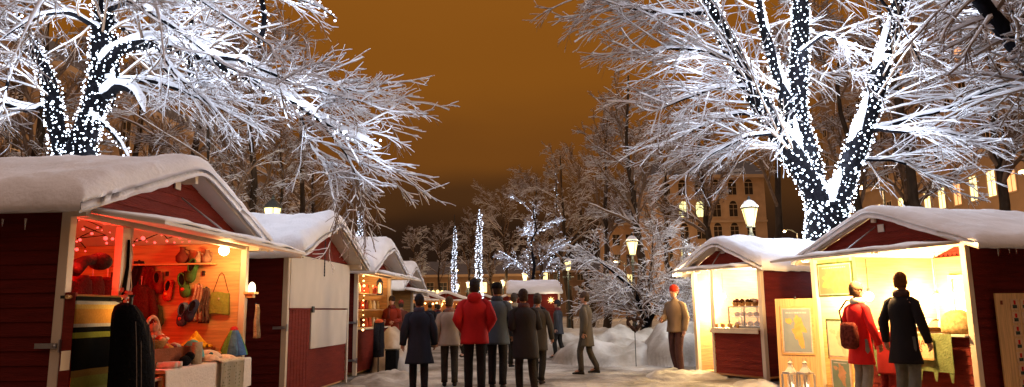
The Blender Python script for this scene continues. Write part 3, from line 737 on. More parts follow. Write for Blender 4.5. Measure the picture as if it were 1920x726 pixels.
# small blue-white lit tree
def small_lit():
    rng = np.random.default_rng(14); Y = 34.0; bx = gx(1010, Y)
    T, (A, B, C) = plain_tree(61, 6.2, 2.4, fine=1.5, limbs=12, r0=.14, t0=.32, up=.3)
    o = T.build('park_tree', 'small tree dotted with bluish lights behind the middle hut', (0, 0, 0)); o.location = (bx, Y, 0)
    off = np.array([bx, Y, 0]); pts = []
    for P in list(A[0]) + list(B[0][::3]):
        n = 16 if len(P) == 9 else 7
        t = np.linspace(.15, 1, n) * (len(P) - 1); i = np.minimum(t.astype(int), len(P) - 2); f = (t - i)[:, None]
        pts.append(P[i] * (1 - f) + P[i + 1] * f + rng.normal(size=(n, 3)) * .03 + off)
    string_from_points('string_lights', 'bluish lights scattered through the small tree behind the middle hut', np.concatenate(pts), [], rng, .022, 'led_far')
    for k in range(3): plight((bx + k - 1, Y - 1.2, 4.2 + .6 * k), (.55, .72, 1), 45, .2, 'string_glow')
small_lit()

def lit_pole(px, pytop, Y, w, label, seed, m='led_far', br=.045, sp=.16):
    rng = np.random.default_rng(seed); x = gx(px, Y); top = at(px, pytop, Y).z
    r = thing('flagpole', label, 'pole', (x, Y, 0)); b = MB(); b.lathe([(.12, 0), (.10, .4), (.07, .5), (.045, top * .6), (.03, top + (1.1 if seed == 2 else .1))], seg=10); b.build('shaft', 'iron', r)
    z = np.linspace(top, 1.6, 14); rad = np.interp(z, [1.6, top * .55, top * .9, top], [w, w * .9, w * .55, w * .12])
    P = np.stack([x + .05 * np.sin(z), Y + 0 * z, z], 1)
    light_string('string_lights', 'cool lights on the ' + label.split(',')[0].replace('wound with', 'with'), [(P, rad, .15)], sp, rng, br, m, wire=False)
lit_pole(899, 393, 52, .19, 'slim pole wound with bright lights, tallest of three over the crowd', 1)
lit_pole(852, 425, 66, .20, 'slim pole wound with dim bluish lights, left of the tallest one', 2, br=.040, sp=.2)
lit_pole(671, 396, 44, .14, 'slim pole wound with lights behind the closed hut', 3, sp=.15)
lit_pole(1048, 312, 48, .16, 'slim pole strung with sparse lights among the bare trees', 4, br=.024, sp=.5)
# ------------------------------------------------------------------ buildings
M['stone'] = mat('ochre_render', (.27, .165, .09), .8, .15, .6, (1, 1, 1), .2, 8)
M['stone_lit'] = mat('floodlit_stone', (.46, .29, .16), .8, .15, .8, (1, 1, 1), .2, 8)  # same stone made paler, warm floodlight put into the wall colour
M['stone_trim'] = mat('stone_trim', (.48, .33, .20), .8, .1, 1)
M['roofdark'] = mat('sheet_roof', (.06, .045, .04), .6, .2, 2)
def facade(name, label, o, u, Wd, Ht, depth, cols, rows, ww, wh, pitch, z0, rowh, lit, wallm='stone', arch=False, trims=(), first=1.0, cat='building'):
    """o: corner (x,y), u: direction along the wall; outward normal is to the left of u"""
    a = math.atan2(u[1], u[0]); r = thing(name, label, cat, (o[0], o[1], 0), a)
    b = MB(); b.box((0, 0, 0), (Wd, depth, Ht)); b.build('wall', wallm, r)
    MB().box((-.3, -.5, Ht + .003), (Wd + .3, depth + .3, Ht + .45)).build('cornice', 'stone_trim', r)
    b = MB(); b.hexa([(-.2, -.3, Ht + .46), (Wd + .2, -.3, Ht + .46), (Wd + .2, depth, Ht + .46), (-.2, depth, Ht + .46), (1, 2.5, Ht + 3), (Wd - 1, 2.5, Ht + 3), (Wd - 1, depth - 2.5, Ht + 3), (1, depth - 2.5, Ht + 3)]); b.build('roof', 'roofdark', r)
    for z in trims: MB().box((-.05, -.22, z), (Wd + .05, -.003, z + .25)).build('string_course', 'stone_trim', r)
    fr = MB(); t = .09
    fr.box((-ww / 2 - t, -.08, -t), (ww / 2 + t, -.002, 0)).box((-ww / 2 - t, -.06, wh), (ww / 2 + t, -.002, wh + t)).box((-ww / 2 - t, -.06, 0), (-ww / 2, -.002, wh)).box((ww / 2, -.06, 0), (ww / 2 + t, -.002, wh)).box((-.025, -.05, 0), (.025, -.03, wh)).box((-ww / 2, -.05, wh * .62), (-.03, -.03, wh * .62 + .05)).box((.03, -.05, wh * .62), (ww / 2, -.03, wh * .62 + .05))
    if arch:
        p = [(-ww / 2 + ww * k / 8, 0, wh + math.sqrt(max(0, (ww / 2) ** 2 - (-ww / 2 + ww * k / 8) ** 2))) for k in range(9)]
        fr.tube([(x, -.04, z) for x, _, z in p], .05, 5)
    proto = {}
    for j in range(rows):
        for i in range(cols):
            k = lit(i, j); x = first + i * pitch; z = z0 + j * rowh
            if x > Wd - .5: continue
            if 'f' not in proto:
                f = fr.build('window', 'stone_trim', r); proto['f'] = f
            else: f = proto['f'].copy(); COL.objects.link(f); f.parent = r
            f.location = (x, 0, z)
            if k not in proto:
                b = MB()
                if arch:
                    n = [(-ww / 2, -.02, 0), (ww / 2, -.02, 0)] + [(ww / 2 * math.cos(q), -.02, wh + ww / 2 * math.sin(q)) for q in np.linspace(0, math.pi, 9)]
                    b.v = n; b.f = [tuple(range(len(n)))]
                else: b.box((-ww / 2, -.02, 0), (ww / 2, -.004, wh))
                g = b.build('pane', k, f); proto[k] = g
            else: g = proto[k].copy(); COL.objects.link(g); g.parent = f
    return r
def litR(i, j):
    if j == 2: return 'winred' if i in (1, 4) else ('windark' if i in (9, 12) else 'winlit')
    if j == 1: return 'winlit' if i in (0, 2) else 'windark'
    if j == 5: return 'winred' if i in (1, 3, 7) else 'windark'
    if j == 4: return 'windark'
    return 'windark'
bd = Vector((.02, 1, 0)).normalized()
x0 = 33.2
# outward normal must face the park: run the wall from far to near so that the hut-style frame (y = into building) holds
facade('office_building', 'long ochre office block with a row of tall lit windows at the right edge', (x0 + .7, 76), (-.02, -1), 42, 24, 12,
       16, 6, .85, 1.75, 2.02, 1.6, 3.55, lambda i, j: litR(15 - i, j) if True else 0, 'stone', trims=(4.8, 11.9, 20.2), first=.8)
facade('corner_building', 'corner building with arched lit windows behind the bare trees left of the kiosk', (gx(1232, 100), 100), (1, 0), 16, 19.5, 14,
       6, 6, 1.15, 1.7, 2.35, 1.6, 3.1, lambda i, j: 'winlitg' if (i, j) in ((1, 2), (2, 2), (1, 4), (2, 4)) else ('winlit' if (i, j) == (1, 1) else 'windark'), 'stone_lit', arch=True, trims=(7.0, 13.2), first=2.0)
facade('turret_building', 'set-back ochre block between the bare trees and the corner building', (gx(1145, 118), 118), (1, 0), 9, 15, 12,
       4, 4, 1.2, 1.8, 2.2, 1.8, 3.3, lambda i, j: 'winlit' if (i, j) in ((1, 1), (3, 0)) else 'windark', 'stone_lit', trims=(8.2,), first=1.3)
facade('town_house', 'long low building with a snowy roof line behind the third left hut', (gx(640, 130), 130), (1, 0), 34, 7.4, 14,
       14, 2, 1.3, 1.8, 2.4, 1.4, 3.2, lambda i, j: 'winlit' if (i * 3 + j * 5) % 7 in (0, 3) else 'windark', 'stone', first=1.5)
facade('street_block', 'wide dim block closing the street behind the crowd', (gx(850, 150), 150), (1, 0), 36, 9, 14,
       14, 3, 1.3, 1.9, 2.5, 1.4, 3.0, lambda i, j: 'winlit' if (i * 5 + j * 3) % 8 in (1, ) else 'windark', 'stone', first=1.5)
facade('left_block', 'dim block behind the trees on the left of the park', (-26, 24), (.02, 1), 48, 15, 12,
       13, 4, 1.1, 1.9, 3.4, 1.6, 3.5, lambda i, j: 'winlit' if (i, j) in ((2, 1), (7, 2)) else 'windark', 'stone', trims=(4.6,), first=1.6)
# vertical letters on the corner building
sg = thing('street_sign', 'small vertical blue-white sign reading S A V on the corner building', 'sign', (gx(1293, 99.2), 99.2, 9.1))
MB().box((-.55, .02, -1.75), (.55, .15, 1.75)).build('sign_plate', 'roofdark', sg)
ml = emit('sign_letters', (.72, .86, 1.0), 1.8, False)
for k, ch in enumerate('SAV'):
    t = text_obj(ch, 1.25, ml, 'letter', .03); t.parent = sg; t.location = (0, 0, 1.1 - k * 1.1); t.rotation_euler = (math.pi / 2, 0, 0)

# ------------------------------------------------------------------ street lamps
def lamp(px, Y, z, label, watt=160, src=None, col=(1.0, .80, .48), lz=None):
    x = gx(px, Y)
    r = thing('street_lamp', label, 'street lamp', (x, Y, 0), 0, 'old-fashioned park lamps')
    b = MB(); b.lathe([(.16, 0), (.16, .12), (.11, .18), (.09, .7), (.10, .75), (.055, .85), (.045, z - .6), (.07, z - .58), (.07, z - .52), (.04, z - .48), (.035, z - .32)], seg=12); b.build('post', 'iron', r, smooth=False)
    b = MB(); b.tube([(-.3, 0, z - .68), (.3, 0, z - .68)], .016, 6); b.ball((-.3, 0, z - .68), .025, 6, 4); b.ball((.3, 0, z - .68), .025, 6, 4); b.build('ladder_bar', 'iron', r)
    b = MB(); b.lathe([(.10, z - .30), (.20, z + .12)], seg=8); g = b.build('lamp_glass', 'lampglass', r)
    b = MB(); b.lathe([(.24, z + .125), (.22, z + .16), (.10, z + .30), (.04, z + .34), (.05, z + .38), (.012, z + .46)], seg=8); b.build('lamp_cap', 'iron', r)
    b = MB()
    for k in range(4):
        a = k * math.pi / 2 + .4; b.tube([(.11 * math.cos(a), .11 * math.sin(a), z - .32), (.212 * math.cos(a), .212 * math.sin(a), z + .13)], .011, 5)
    b.lathe([(.115, z - .34), (.115, z - .31)], seg=8); b.build('lamp_cage', 'iron', r)
    if not px == 503: b = MB(); b.lathe([(.23, z + .17), (.20, z + .215), (.11, z + .325), (.03, z + .36)], seg=10); b.build('cap_snow', 'snow', r, smooth=True)
    for dx, dy in ((-.45, -.35), (.45, -.35)): plight((x + dx, Y + dy, z - .25), col, watt / 2, .2)
    return r
lamp(1190, 25.0, 3.45, 'park lamp on a full post standing in the snowbank right of the path', 150)
lamp(1418, 17.8, 3.58, 'bright lamp glowing above the pastry kiosk roof', 260)
lamp(1067, 40.0, 3.75, 'lamp beside the right end of the middle hut', 260)
lamp(985, 50.0, 3.6, 'lamp just above the roof of the middle hut', 260)
lamp(944, 66.0, 3.8, 'far lamp right of the tallest light-wrapped pole', 420)
lamp(503, 17.0, 3.62, 'dark-capped lamp glowing behind the closed left hut', 300)
lamp(878, 72.0, 3.9, 'far lamp left of the red jacket, nearer the tallest pole', 420)
lamp(858, 80.0, 4.0, 'far lamp between the two light-wrapped poles', 420)
lamp(690, 48.0, 3.6, 'lamp behind the third left hut', 420)
# tall street lamps added behind the trees to warm branches and facades
for x, y in ((20, 38), (24, 60), (22, 84), (27, 46), (15, 96), (-17, 33), (-16, 55), (6, 118), (-10, 112), (26, 34)):
    r = thing('street_lamp', 'tall added street lamp behind the trees, %d metres down the street' % y if False else 'tall street lamp added beyond the park trees as warm fill light', 'street lamp', (x, y, 0), 0, 'tall street lamps added beyond the trees')
    b = MB(); b.lathe([(.12, 0), (.06, 7.4)], seg=8); b.tube([(0, 0, 7.4), (-.5 if x > 0 else .5, 0, 7.7), (-1.2 if x > 0 else 1.2, 0, 7.75)], .05, 6); b.build('post', 'iron', r)
    s_ = -1 if x > 0 else 1
    b = MB(); b.ball((s_ * 1.2, 0, 7.6), (.28, .2, .1), 10, 6); b.build('lamp_glass', 'orangebulb', r)
    plight((x + s_ * 1.2, y, 7.35), (1.0, .60, .28), 2000 if not (x > 19 and y < 50) else 900, .3)
# row of bulbs and scattered lights of the far market
b0 = [at(795 + 8.5 * k, 548 - (k % 2), 62) for k in range(5)]
for k, p in enumerate(b0):
    r = thing('globe_lamp', 'one of five pale globe lamps in a row over the far stalls', 'lamp', tuple(p), 0, 'row of globe lamps over the far stalls')
    MB().ball((0, 0, 0), .15, 10, 8).build('globe', 'lampglass', r, smooth=True); MB().tube([(0, 0, .14), (0, 0, .4)], .02, 5).build('socket', 'iron', r)
b = MB(); b.tube([tuple(p + Vector((0, 0, .4))) for p in b0], .012, 4); tag(b.build('lamp_wire', 'cable'), 'thin wire carrying the five globe lamps over the far stalls', 'wire')
for k, p in enumerate((b0[0], b0[4])):
    b = MB(); b.lathe([(.05, 0), (.04, p.z + .5)], seg=6); o = b.build('wire_post', 'iron', loc=(p.x, p.y + .05, 0)); tag(o, ('left' if k == 0 else 'right') + ' thin post holding the wire of globe lamps', 'post')

# ------------------------------------------------------------------ statue
def statue():
    Y = 90; x = gx(772, Y); r = thing('statue', 'bronze standing figure on a tall stone pedestal above the far crowd', 'statue', (x, Y, 0))
    st = mat('granite', (.12, .09, .075), .7, .2, 3)
    b = MB(); b.box((-1.5, -1.5, 0), (1.5, 1.5, .8)); b.box((-1.05, -1.05, .803), (1.05, 1.05, 1.4)); b.box((-.75, -.75, 1.403), (.75, .75, 4.6)); b.box((-.95, -.95, 4.603), (.95, .95, 4.95)); b.build('pedestal', st, r, bevel=.04)
    MB().box((-.93, -.93, 4.953), (.93, .93, 5.05)).build('ledge_snow', 'snow', r, bevel=.03)
    m = mat('bronze', (.035, .03, .025), .4, .2, 4, metal=.7); b = MB()
    el = lambda cx, cy, z, rx, ry: [(cx + rx * math.cos(a), cy + ry * math.sin(a), z) for a in np.linspace(0, 2 * math.pi, 13)[:-1]]
    b.rings([el(0, 0, 5.0, .40, .30), el(0, 0, 5.8, .42, .30), el(0, 0, 6.4, .33, .24), el(0, 0, 6.95, .40, .26), el(0, 0, 7.1, .25, .2), el(0, 0, 7.18, .11, .11), el(0, 0, 7.25, .12, .13), el(0, 0, 7.4, .17, .19), el(0, 0, 7.55, .12, .14)])
    b.tube([(-.38, 0, 6.9), (-.52, -.05, 6.4), (-.30, -.3, 6.15)], [.11, .09, .06], 7); b.tube([(.38, 0, 6.9), (.55, 0, 6.4), (.5, -.12, 6.0)], [.11, .09, .06], 7)
    b.build('figure', m, r, smooth=True); MB().ball((0, 0, 7.56), (.15, .17, .07), 10, 6).build('head_snow', 'snow', r)
statue()

# ------------------------------------------------------------------ snowbanks
mound('snowbank', 2.75, 18.6, 1.75, 1.7, .82, 'big cleared snowbank at the foot of the full-post lamp', .2, 1, .35, .55, 60)
mound('snowbank', 4.15, 17.4, 1.1, 1.3, 1.12, 'tall snow heap just left of the pastry kiosk', .1, 4, .3, .5)
mound('snowbank', 1.35, 21.5, 1.2, 1.6, .7, 'long low snow ridge in front of the stemmy shrub', .3, 7, .3)
mound('snowbank', 3.25, 13.9, .75, .7, .18, 'low lump of snow on the path before the kiosk door', .3, 9, .35)
mound('snowbank', -2.62, 17.0, .62, 1.7, .92, 'steep snow heap beside the lit shelves hut', .05, 12, .35, .45)
mound('snowbank', -2.35, 13.6, .7, 1.2, .20, 'low spill of snow at the corner of the closed hut', .2, 15, .4)
mound('snowbank', 5.95, 8.35, .5, .35, .35, 'small heap of snow at the near corner of the map hut', .2, 17, .5, n=34)
mound('snowbank', 3.98, 12.15, .35, .5, .13, 'little heap of snow by the kiosk corner post', 0, 19, .5, n=34)
mound('snowbank', 7.0, 24, 3.0, 5.0, 1.0, 'broad snowfield ridge under the trees behind the kiosk', 0, 23, .3)
mound('snowbank', 2.2, 30, 2.8, 3.0, .65, 'snow ridge behind the lamp along the park lawn', 0, 27, .3)
# ------------------------------------------------------------------ people
C_ = {}
def cm(name, c, **k):
    if name not in C_: C_[name] = cloth(name, c, **k)
    return C_[name]
SKIN = mat('skin', (.42, .22, .15), .55, .08, 8, spec=.3)
def skin_obj(joints, edges, radii, name, m, parent, sub=2, root=0):
    me = bpy.data.meshes.new('tmp'); me.from_pydata([tuple(j) for j in joints], edges, []); me.update()
    o = bpy.data.objects.new('tmp', me); COL.objects.link(o)
    o.modifiers.new('k', 'SKIN'); 
    for i, rr in enumerate(radii): me.skin_vertices[0].data[i].radius = (rr, rr) if not hasattr(rr, '__len__') else rr; me.skin_vertices[0].data[i].use_root = (i == root)
    s = o.modifiers.new('s', 'SUBSURF'); s.levels = sub; s.render_levels = sub
    dg = bpy.context.evaluated_depsgraph_get(); me2 = bpy.data.meshes.new_from_object(o.evaluated_get(dg))
    bpy.data.objects.remove(o); bpy.data.meshes.remove(me)
    me2.materials.clear(); me2.materials.append(m); me2.polygons.foreach_set('use_smooth', [True] * len(me2.polygons))
    return me2
def merge_mesh(name, me, b, m, parent):
    n = len(me.vertices); co = np.empty(n * 3, np.float32); me.vertices.foreach_get('co', co)
    vs = [tuple(p) for p in co.reshape(-1, 3)]; fs = [tuple(p.vertices) for p in me.polygons]
    c = MB(); c.v = vs + list(b.v); c.f = fs + [tuple(i + n for i in f) for f in b.f]; bpy.data.meshes.remove(me)
    return c.build(name, m, parent, smooth=True)
def ell(cx, cy, z, rx, ry, n=18, wob=0, seed=0):
    return [(cx + rx * (1 + wob * math.sin(3 * a + seed) * .6 + wob * math.sin(7 * a + seed * 2) * .5) * math.cos(a), cy + ry * (1 + wob * math.sin(4 * a + seed)) * math.sin(a), z) for a in np.linspace(0, 2 * math.pi, n + 1)[:-1]]
def hand(b, w, d, side, s):
    """palm and five curled fingers at wrist w, pointing along d"""
    d = Vector(d).normalized(); n = Vector((side, 0, 0)); n = (n - d * n.dot(d)).normalized(); q = d.cross(n).normalized()   # n: outward (back of hand), q: across the palm
    w = Vector(w); pc = w + d * .05 * s
    b.tube([w, w + d * .03 * s, w + d * .085 * s], [.026 * s, .036 * s, .036 * s], 8, sq=.5)
    for k, (off, ln) in enumerate(((-.027, .058), (-.009, .068), (.009, .064), (.026, .050))):
        p0 = w + d * .08 * s + q * off * s; p1 = p0 + (d * .9 - n * .25) * ln * .5 * s; p2 = p1 + (d * .5 - n * .85) * ln * .5 * s
        b.tube([p0 - d * .01 * s, p1, p2], [.0105 * s, .0095 * s, .007 * s], 6)
    p0 = w + d * .03 * s - q * .03 * s; b.tube([p0, p0 + (d * .5 - q * .7 - n * .3) * .035 * s, p0 + (d * 1.0 - q * .75 - n * .7) * .055 * s], [.013 * s, .011 * s, .008 * s], 6)

def person(x, y, face, height, label, coat, trousers, coat_len=.75, hat=None, hair=(.03, .02, .015), step=.0, arms='down', hatkind='beanie', group=None, bulk=1.0,
           bag=None, scarf=None, detail=2, shoes=(.02, .018, .016), skirt=False, hood=False, lean=0.0, stripe=None, turn=0.0):
    s = height / 1.78
    r = thing('person', label, 'person', (x, y, ground_z(x, y) if abs(x) < 9 and y < 45 else -.02), face, group)  # faces local +y
    V3 = lambda a, b_, c: Vector((a * s, b_ * s, c * s))
    ly = lambda z: lean * (z - .9)
    # joints
    sh = .168 * bulk ** .5
    hip = [V3(sg * .09, 0, .93) for sg in (-1, 1)]
    kn = [V3(-.10, .03 + step * .24, .50), V3(.10, .03 - step * .16, .50)]
    an = [V3(-.10, step * .34 - .02, .09 + (0 if step == 0 else 0)), V3(.10, -step * .38 - .03, .09 + .05 * step)]
    toe = [a + V3(0, .15, -.045) for a in an]
    shd = [V3(sg * sh, ly(1.43), 1.405) for sg in (-1, 1)]
    if arms == 'down': el_ = [V3(sg * (sh + .085), -.02 + ly(1.15) + sg * step * .1, 1.15) for sg in (-1, 1)]; wr = [V3(sg * (sh + (.11 if skirt else .085)), .06 + sg * step * .18, .90) for sg in (-1, 1)]
    elif arms == 'pocket': el_ = [V3(sg * (sh + .10), -.07, 1.16) for sg in (-1, 1)]; wr = [V3(sg * (sh + .0), .10, .98) for sg in (-1, 1)]
    elif arms == 'front': el_ = [V3(sg * (sh + .05), .02, 1.15) for sg in (-1, 1)]; wr = [V3(sg * .13, .27, 1.12) for sg in (-1, 1)]
    else: el_ = [V3(-(sh + .07), -.02, 1.15), V3(sh + .05, .05, 1.16)]; wr = [V3(-(sh + .06), .05, .90), V3(.13, .28, 1.10)]
    hd = [(w - e).normalized() for w, e in zip(wr, el_)]
    # continuous body
    J = [V3(0, 0, .95), V3(0, ly(1.15), 1.13), V3(0, ly(1.33), 1.32), V3(0, ly(1.46), 1.47), V3(0, ly(1.56) + .01, 1.56)]
    Rr = [.115, .11, .125, .06, .052]; Ed = [(0, 1), (1, 2), (2, 3), (3, 4)]
    for k in (0, 1):
        n = len(J); J += [hip[k], kn[k], an[k], toe[k]]; Rr += [.085, .055, .04, .032]; Ed += [(0, n), (n, n + 1), (n + 1, n + 2), (n + 2, n + 3)]
        n = len(J); J += [shd[k], el_[k], wr[k]]; Rr += [.05, .04, .027]; Ed += [(2, n), (n, n + 1), (n + 1, n + 2)]
    me = skin_obj(J, Ed, [q * s for q in Rr], 'body', SKIN, r, detail if detail < 2 else 1)
    b = MB(); hc = V3(0, ly(1.66) + .015, 1.665); R0 = Matrix.Rotation(turn, 4, 'Z')
    hl = lambda a, b_, c: hc + (R0 @ V3(a, b_, c))
    # head with chin, nose, ears
    rg = []
    for z, rx, ry, oy in ((-.125, .030, .035, .035), (-.105, .048, .060, .022), (-.07, .060, .082, .010), (-.02, .070, .094, .0), (.03, .075, .098, -.006), (.075, .070, .090, -.010), (.105, .050, .066, -.010), (.118, .02, .03, -.01)):
        rg.append([tuple(hl(rx * math.cos(a), oy + ry * math.sin(a), z)) for a in np.linspace(0, 2 * math.pi, 17)[:-1]])
    b.rings(rg)
    b.tube([hl(0, .09, .01), hl(0, .112, -.03), hl(0, .095, -.045)], [.008 * s, .015 * s, .010 * s], 6)
    for sg in (-1, 1): b.ball(tuple(hl(sg * .073, -.005, -.015)), (.012 * s, .02 * s, .03 * s), 7, 5); b.tube([hl(sg * .02, .088, -.068), hl(0, .095, -.066)], .006 * s, 5)
    for k, sg in ((0, -1), (1, 1)): hand(b, wr[k], hd[k], sg, s)
    body = merge_mesh('body', me, b, SKIN, r)
    eb = MB()
    for sg in (-1, 1): eb.ball(tuple(hl(sg * .028, .083, .012)), (.010 * s, .006 * s, .007 * s), 7, 5)
    eb.build('eyes', cm('eye_dark', (.02, .015, .012)), r)
    # hair
    hm = cm('hair_%.3f' % hair[0], hair, sc=30); b = MB(); rg = []
    longh = hood == 'long'
    for z, rx, ry, oy in ((-.10 if longh else -.085, .066, .058, -.030), (-.06, .076, .076, -.028), (-.02, .079, .085, -.022), (.03, .083, .100, -.013), (.070, .076, .094, -.012), (.10, .058, .074, -.012), (.120, .034, .044, -.012), (.128, .008, .01, -.012)):
        rg.append([tuple(hl(rx * math.cos(a), oy + ry * (math.sin(a) if math.sin(a) < 0 or z > .05 else math.sin(a) * .55), z)) for a in np.linspace(0, 2 * math.pi, 17)[:-1]])
    b.rings(rg); b.build('hair', hm, r, smooth=True)
    if hat:
        b = MB(); rg = []
        if hatkind == 'beanie': pr = ((-.01, .083, .103), (.035, .088, .108), (.08, .080, .098), (.11, .062, .076), (.132, .038, .046), (.140, .008, .01))
        else: pr = ((.02, .09, .11), (.06, .094, .114), (.10, .088, .106), (.125, .06, .07), (.13, .01, .01))
        for z, rx, ry in pr: rg.append([tuple(hl(rx * math.cos(a), -.005 + ry * math.sin(a), z)) for a in np.linspace(0, 2 * math.pi, 17)[:-1]])
        b.rings(rg)
        if hatkind == 'cap': b.grid(lambda u, v: tuple(hl((u - .5) * .15, .09 + v * .075 * math.sin(math.pi * max(.02, min(.98, u))) + .0, .03 - .012 * v)), 8, 3, (0, 0, .006))
        b.build('hat', cm('hat_%.2f_%.2f' % hat[:2], hat, sc=25), r, smooth=True)
    if scarf:
        b = MB(); b.rings([[tuple(V3(rx * math.cos(a), ly(z) + .01 + rx * math.sin(a), z)) for a in np.linspace(0, 2 * math.pi, 15)[:-1]] for z, rx in ((1.45, .085), (1.48, .105), (1.53, .10), (1.555, .075))])
        b.tube([V3(.04, .09, 1.48), V3(.05, .14, 1.36), V3(.05, .15, 1.2)], [.04 * s, .04 * s, .045 * s], 7, sq=.4); b.build('scarf', cm('scarf_%.2f_%.2f' % scarf[:2], scarf, sc=25), r, smooth=True)
    # trousers
    tm = cm('trousers_%.3f_%.3f' % trousers[:2], trousers, sc=8); b = MB()
    for k in (0, 1):
        a_, k_, n_ = hip[k], kn[k], an[k]
        b.tube([a_ + V3(0, 0, .03), a_.lerp(k_, .35), k_, k_.lerp(n_, .35), n_ + V3(0, -.01, .06), n_ + V3(0, 0, -.01)], [.078 * s, .088 * s, .072 * s, .072 * s, .062 * s, .066 * s], 12)
    b.rings([ell(0, 0, .86 * s, .155 * s, .105 * s), ell(0, 0, .95 * s, .160 * s, .11 * s), ell(0, 0, 1.05 * s, .145 * s, .10 * s)]); b.build('trousers', tm, r, smooth=True)
    b = MB()
    for k in (0, 1):
        n_ = an[k]
        rr = []
        for yy, w, hh in ((-.075, .03, .05), (-.06, .042, .075), (0, .046, .10), (.06, .048, .065), (.13, .048, .05), (.19, .03, .035)):
            rr.append([(n_.x + w * s * math.cos(a), n_.y + yy * s, n_.z - .09 * s + max(0, hh * .5 + hh * .52 * math.sin(a)) * s) for a in np.linspace(0, 2 * math.pi, 11)[:-1]])
        b.rings(rr)
    b.build('shoes', cm('shoes_%.2f' % shoes[0], shoes), r, smooth=True)
    # coat
    ctm = C_.setdefault('coat_%.3f_%.3f_%.3f' % coat, None) or mat('coat_cloth', coat, .85, .22, 5, (1, 1, .5), .55, 9, spec=.12); C_['coat_%.3f_%.3f_%.3f' % coat] = ctm; b = MB(); B_ = bulk; hem = coat_len
    seed = (x * 3.1 + y) % 6
    fl = .20 if not skirt else .235
    rows_ = [(hem, fl, .165, .07), (hem + .04, fl * .985, .163, .07), (hem + (1.0 - hem) * .5, .195, .15, .055), (1.0, .184, .138, .04), (1.06, .180, .134, .05), (1.12, .176, .130, .03), (1.18, .182, .134, .045), (1.25, .195, .142, .025), (1.35, .195, .140, .02), (1.41, .165, .122, .01), (1.45, .118, .10, 0), (1.48, .076, .078, 0), (1.512, .064, .068, 0)]
    b.rings([[tuple(Vector(p) + V3(0, ly(z), 0)) for p in ell(0, 0, z * s, rx * s * B_, ry * s * B_, 22, w, seed + z)] for z, rx, ry, w in rows_])
    for k, sg in ((0, -1), (1, 1)):
        S0, E0, W0 = shd[k], el_[k], wr[k]
        b.tube([S0 + V3(-sg * .12, 0, .035), S0 + V3(-sg * .03, 0, .012), S0 + V3(sg * .018, 0, -.02), S0.lerp(E0, .35), S0.lerp(E0, .7), E0, E0.lerp(W0, .4), E0.lerp(W0, .75), W0 + hd[k] * .015], [.03 * s * B_, .056 * s * B_, .064 * s * B_, .068 * s * B_, .070 * s * B_, .068 * s * B_, .066 * s * B_, .057 * s * B_, .054 * s * B_], 12)
    if hood is True: b.ball(tuple(V3(0, -.11, 1.49)), (.12 * s, .07 * s, .085 * s), 14, 8)
    co = b.build('coat', ctm, r, smooth=True)
    if stripe:
        b = MB(); b.rings([[tuple(Vector(p) + V3(0, ly(z), 0)) for p in ell(0, 0, z * s, rx * s * B_, ry * s * B_, 22, w, seed + z)] for z, rx, ry, w in ((hem - .012, fl * 1.015, .17, .05), (hem + .03, fl * 1.01, .168, .05))], cap=False); b.build('hem_band', cm('hem', stripe), co, smooth=True)
    if bag:
        t = thing('shoulder_bag', 'dark patterned bag hanging on the back of the red-coated woman', 'bag', r.location, face)
        b = MB(); b.rings([[tuple(V3(.02 + a_ * rx, -.20 + b_ * ry, z)) for a_, b_ in ((math.copysign(abs(math.cos(q)) ** .6, math.cos(q)), math.copysign(abs(math.sin(q)) ** .6, math.sin(q))) for q in np.linspace(0, 2 * math.pi, 17)[:-1])] for z, rx, ry in ((.82, .10, .035), (.86, .145, .06), (1.0, .155, .065), (1.14, .14, .055), (1.2, .10, .03))])
        b.build('bag_body', cm('bag_brown', bag, sc=25, var=.5), t, smooth=True)
        b = MB(); b.tube([V3(-.09, -.21, 1.18), V3(-.15, -.19, 1.36), V3(-.14, -.05, 1.52), V3(-.10, .1, 1.49), V3(-.02, .165, 1.3)], .014 * s, 6); b.build('bag_strap', cm('bag_strap', (.03, .012, .01)), t, smooth=True)
    return r
PI = math.pi
def px(pxx, Y): return gx(pxx, Y)
person(px(890, 11.2), 11.2, .05, 1.74, 'man in a red hooded jacket and black trousers seen from behind in mid path', (.30, .012, .014), (.012, .011, .012), .78, hair=(.02, .015, .012), hat=(.02, .02, .025), arms='pocket', bulk=1.12, hood=True, step=.12)
person(px(932, 11.9), 11.9, -.1, 1.70, 'walker in a blue-grey jacket and black cap right beside the red jacket', (.05, .065, .09), (.014, .013, .015), .74, hat=(.010, .010, .012), scarf=(.03, .035, .05), arms='down', step=.2, bulk=1.05, turn=.5, hatkind='cap')
person(px(786, 11.4), 11.4, .15, 1.53, 'figure in a long navy coat walking away left of the red jacket', (.016, .020, .034), (.015, .014, .018), .55, arms='down', step=.3, bulk=1.12, skirt=True, hat=(.02, .022, .03), scarf=(.05, .05, .08), lean=.08, turn=.3)

person(px(843, 12.6), 12.6, .1, 1.52, 'figure in a pale cream coat just left of the red jacket', (.26, .21, .17), (.03, .026, .024), .80, arms='down', step=.25, bulk=1.1, hair=(.06, .04, .025), scarf=(.20, .10, .08), lean=.06, turn=-.4)
person(px(985, 10.9), 10.9, .25, 1.56, 'stooping figure in a black coat right of the red jacket', (.016, .014, .015), (.02, .017, .015), .62, arms='front', step=.3, bulk=1.15, hat=(.03, .022, .02), scarf=(.06, .03, .03), lean=.16)
person(px(1008, 13.2), 13.2, -.3, 1.60, 'figure in a dark grey coat in front of the middle hut wall', (.045, .040, .036), (.02, .018, .016), .66, arms='down', step=.35, hat=(.05, .04, .035))
person(px(1098, 14.5), 14.5, 1.2, 1.60, 'grey-brown coated figure alone before the snowbank, left of the lamp', (.085, .072, .055), (.05, .043, .036), .6, arms='down', step=.4, hair=(.04, .03, .02), hat=(.07, .05, .04))

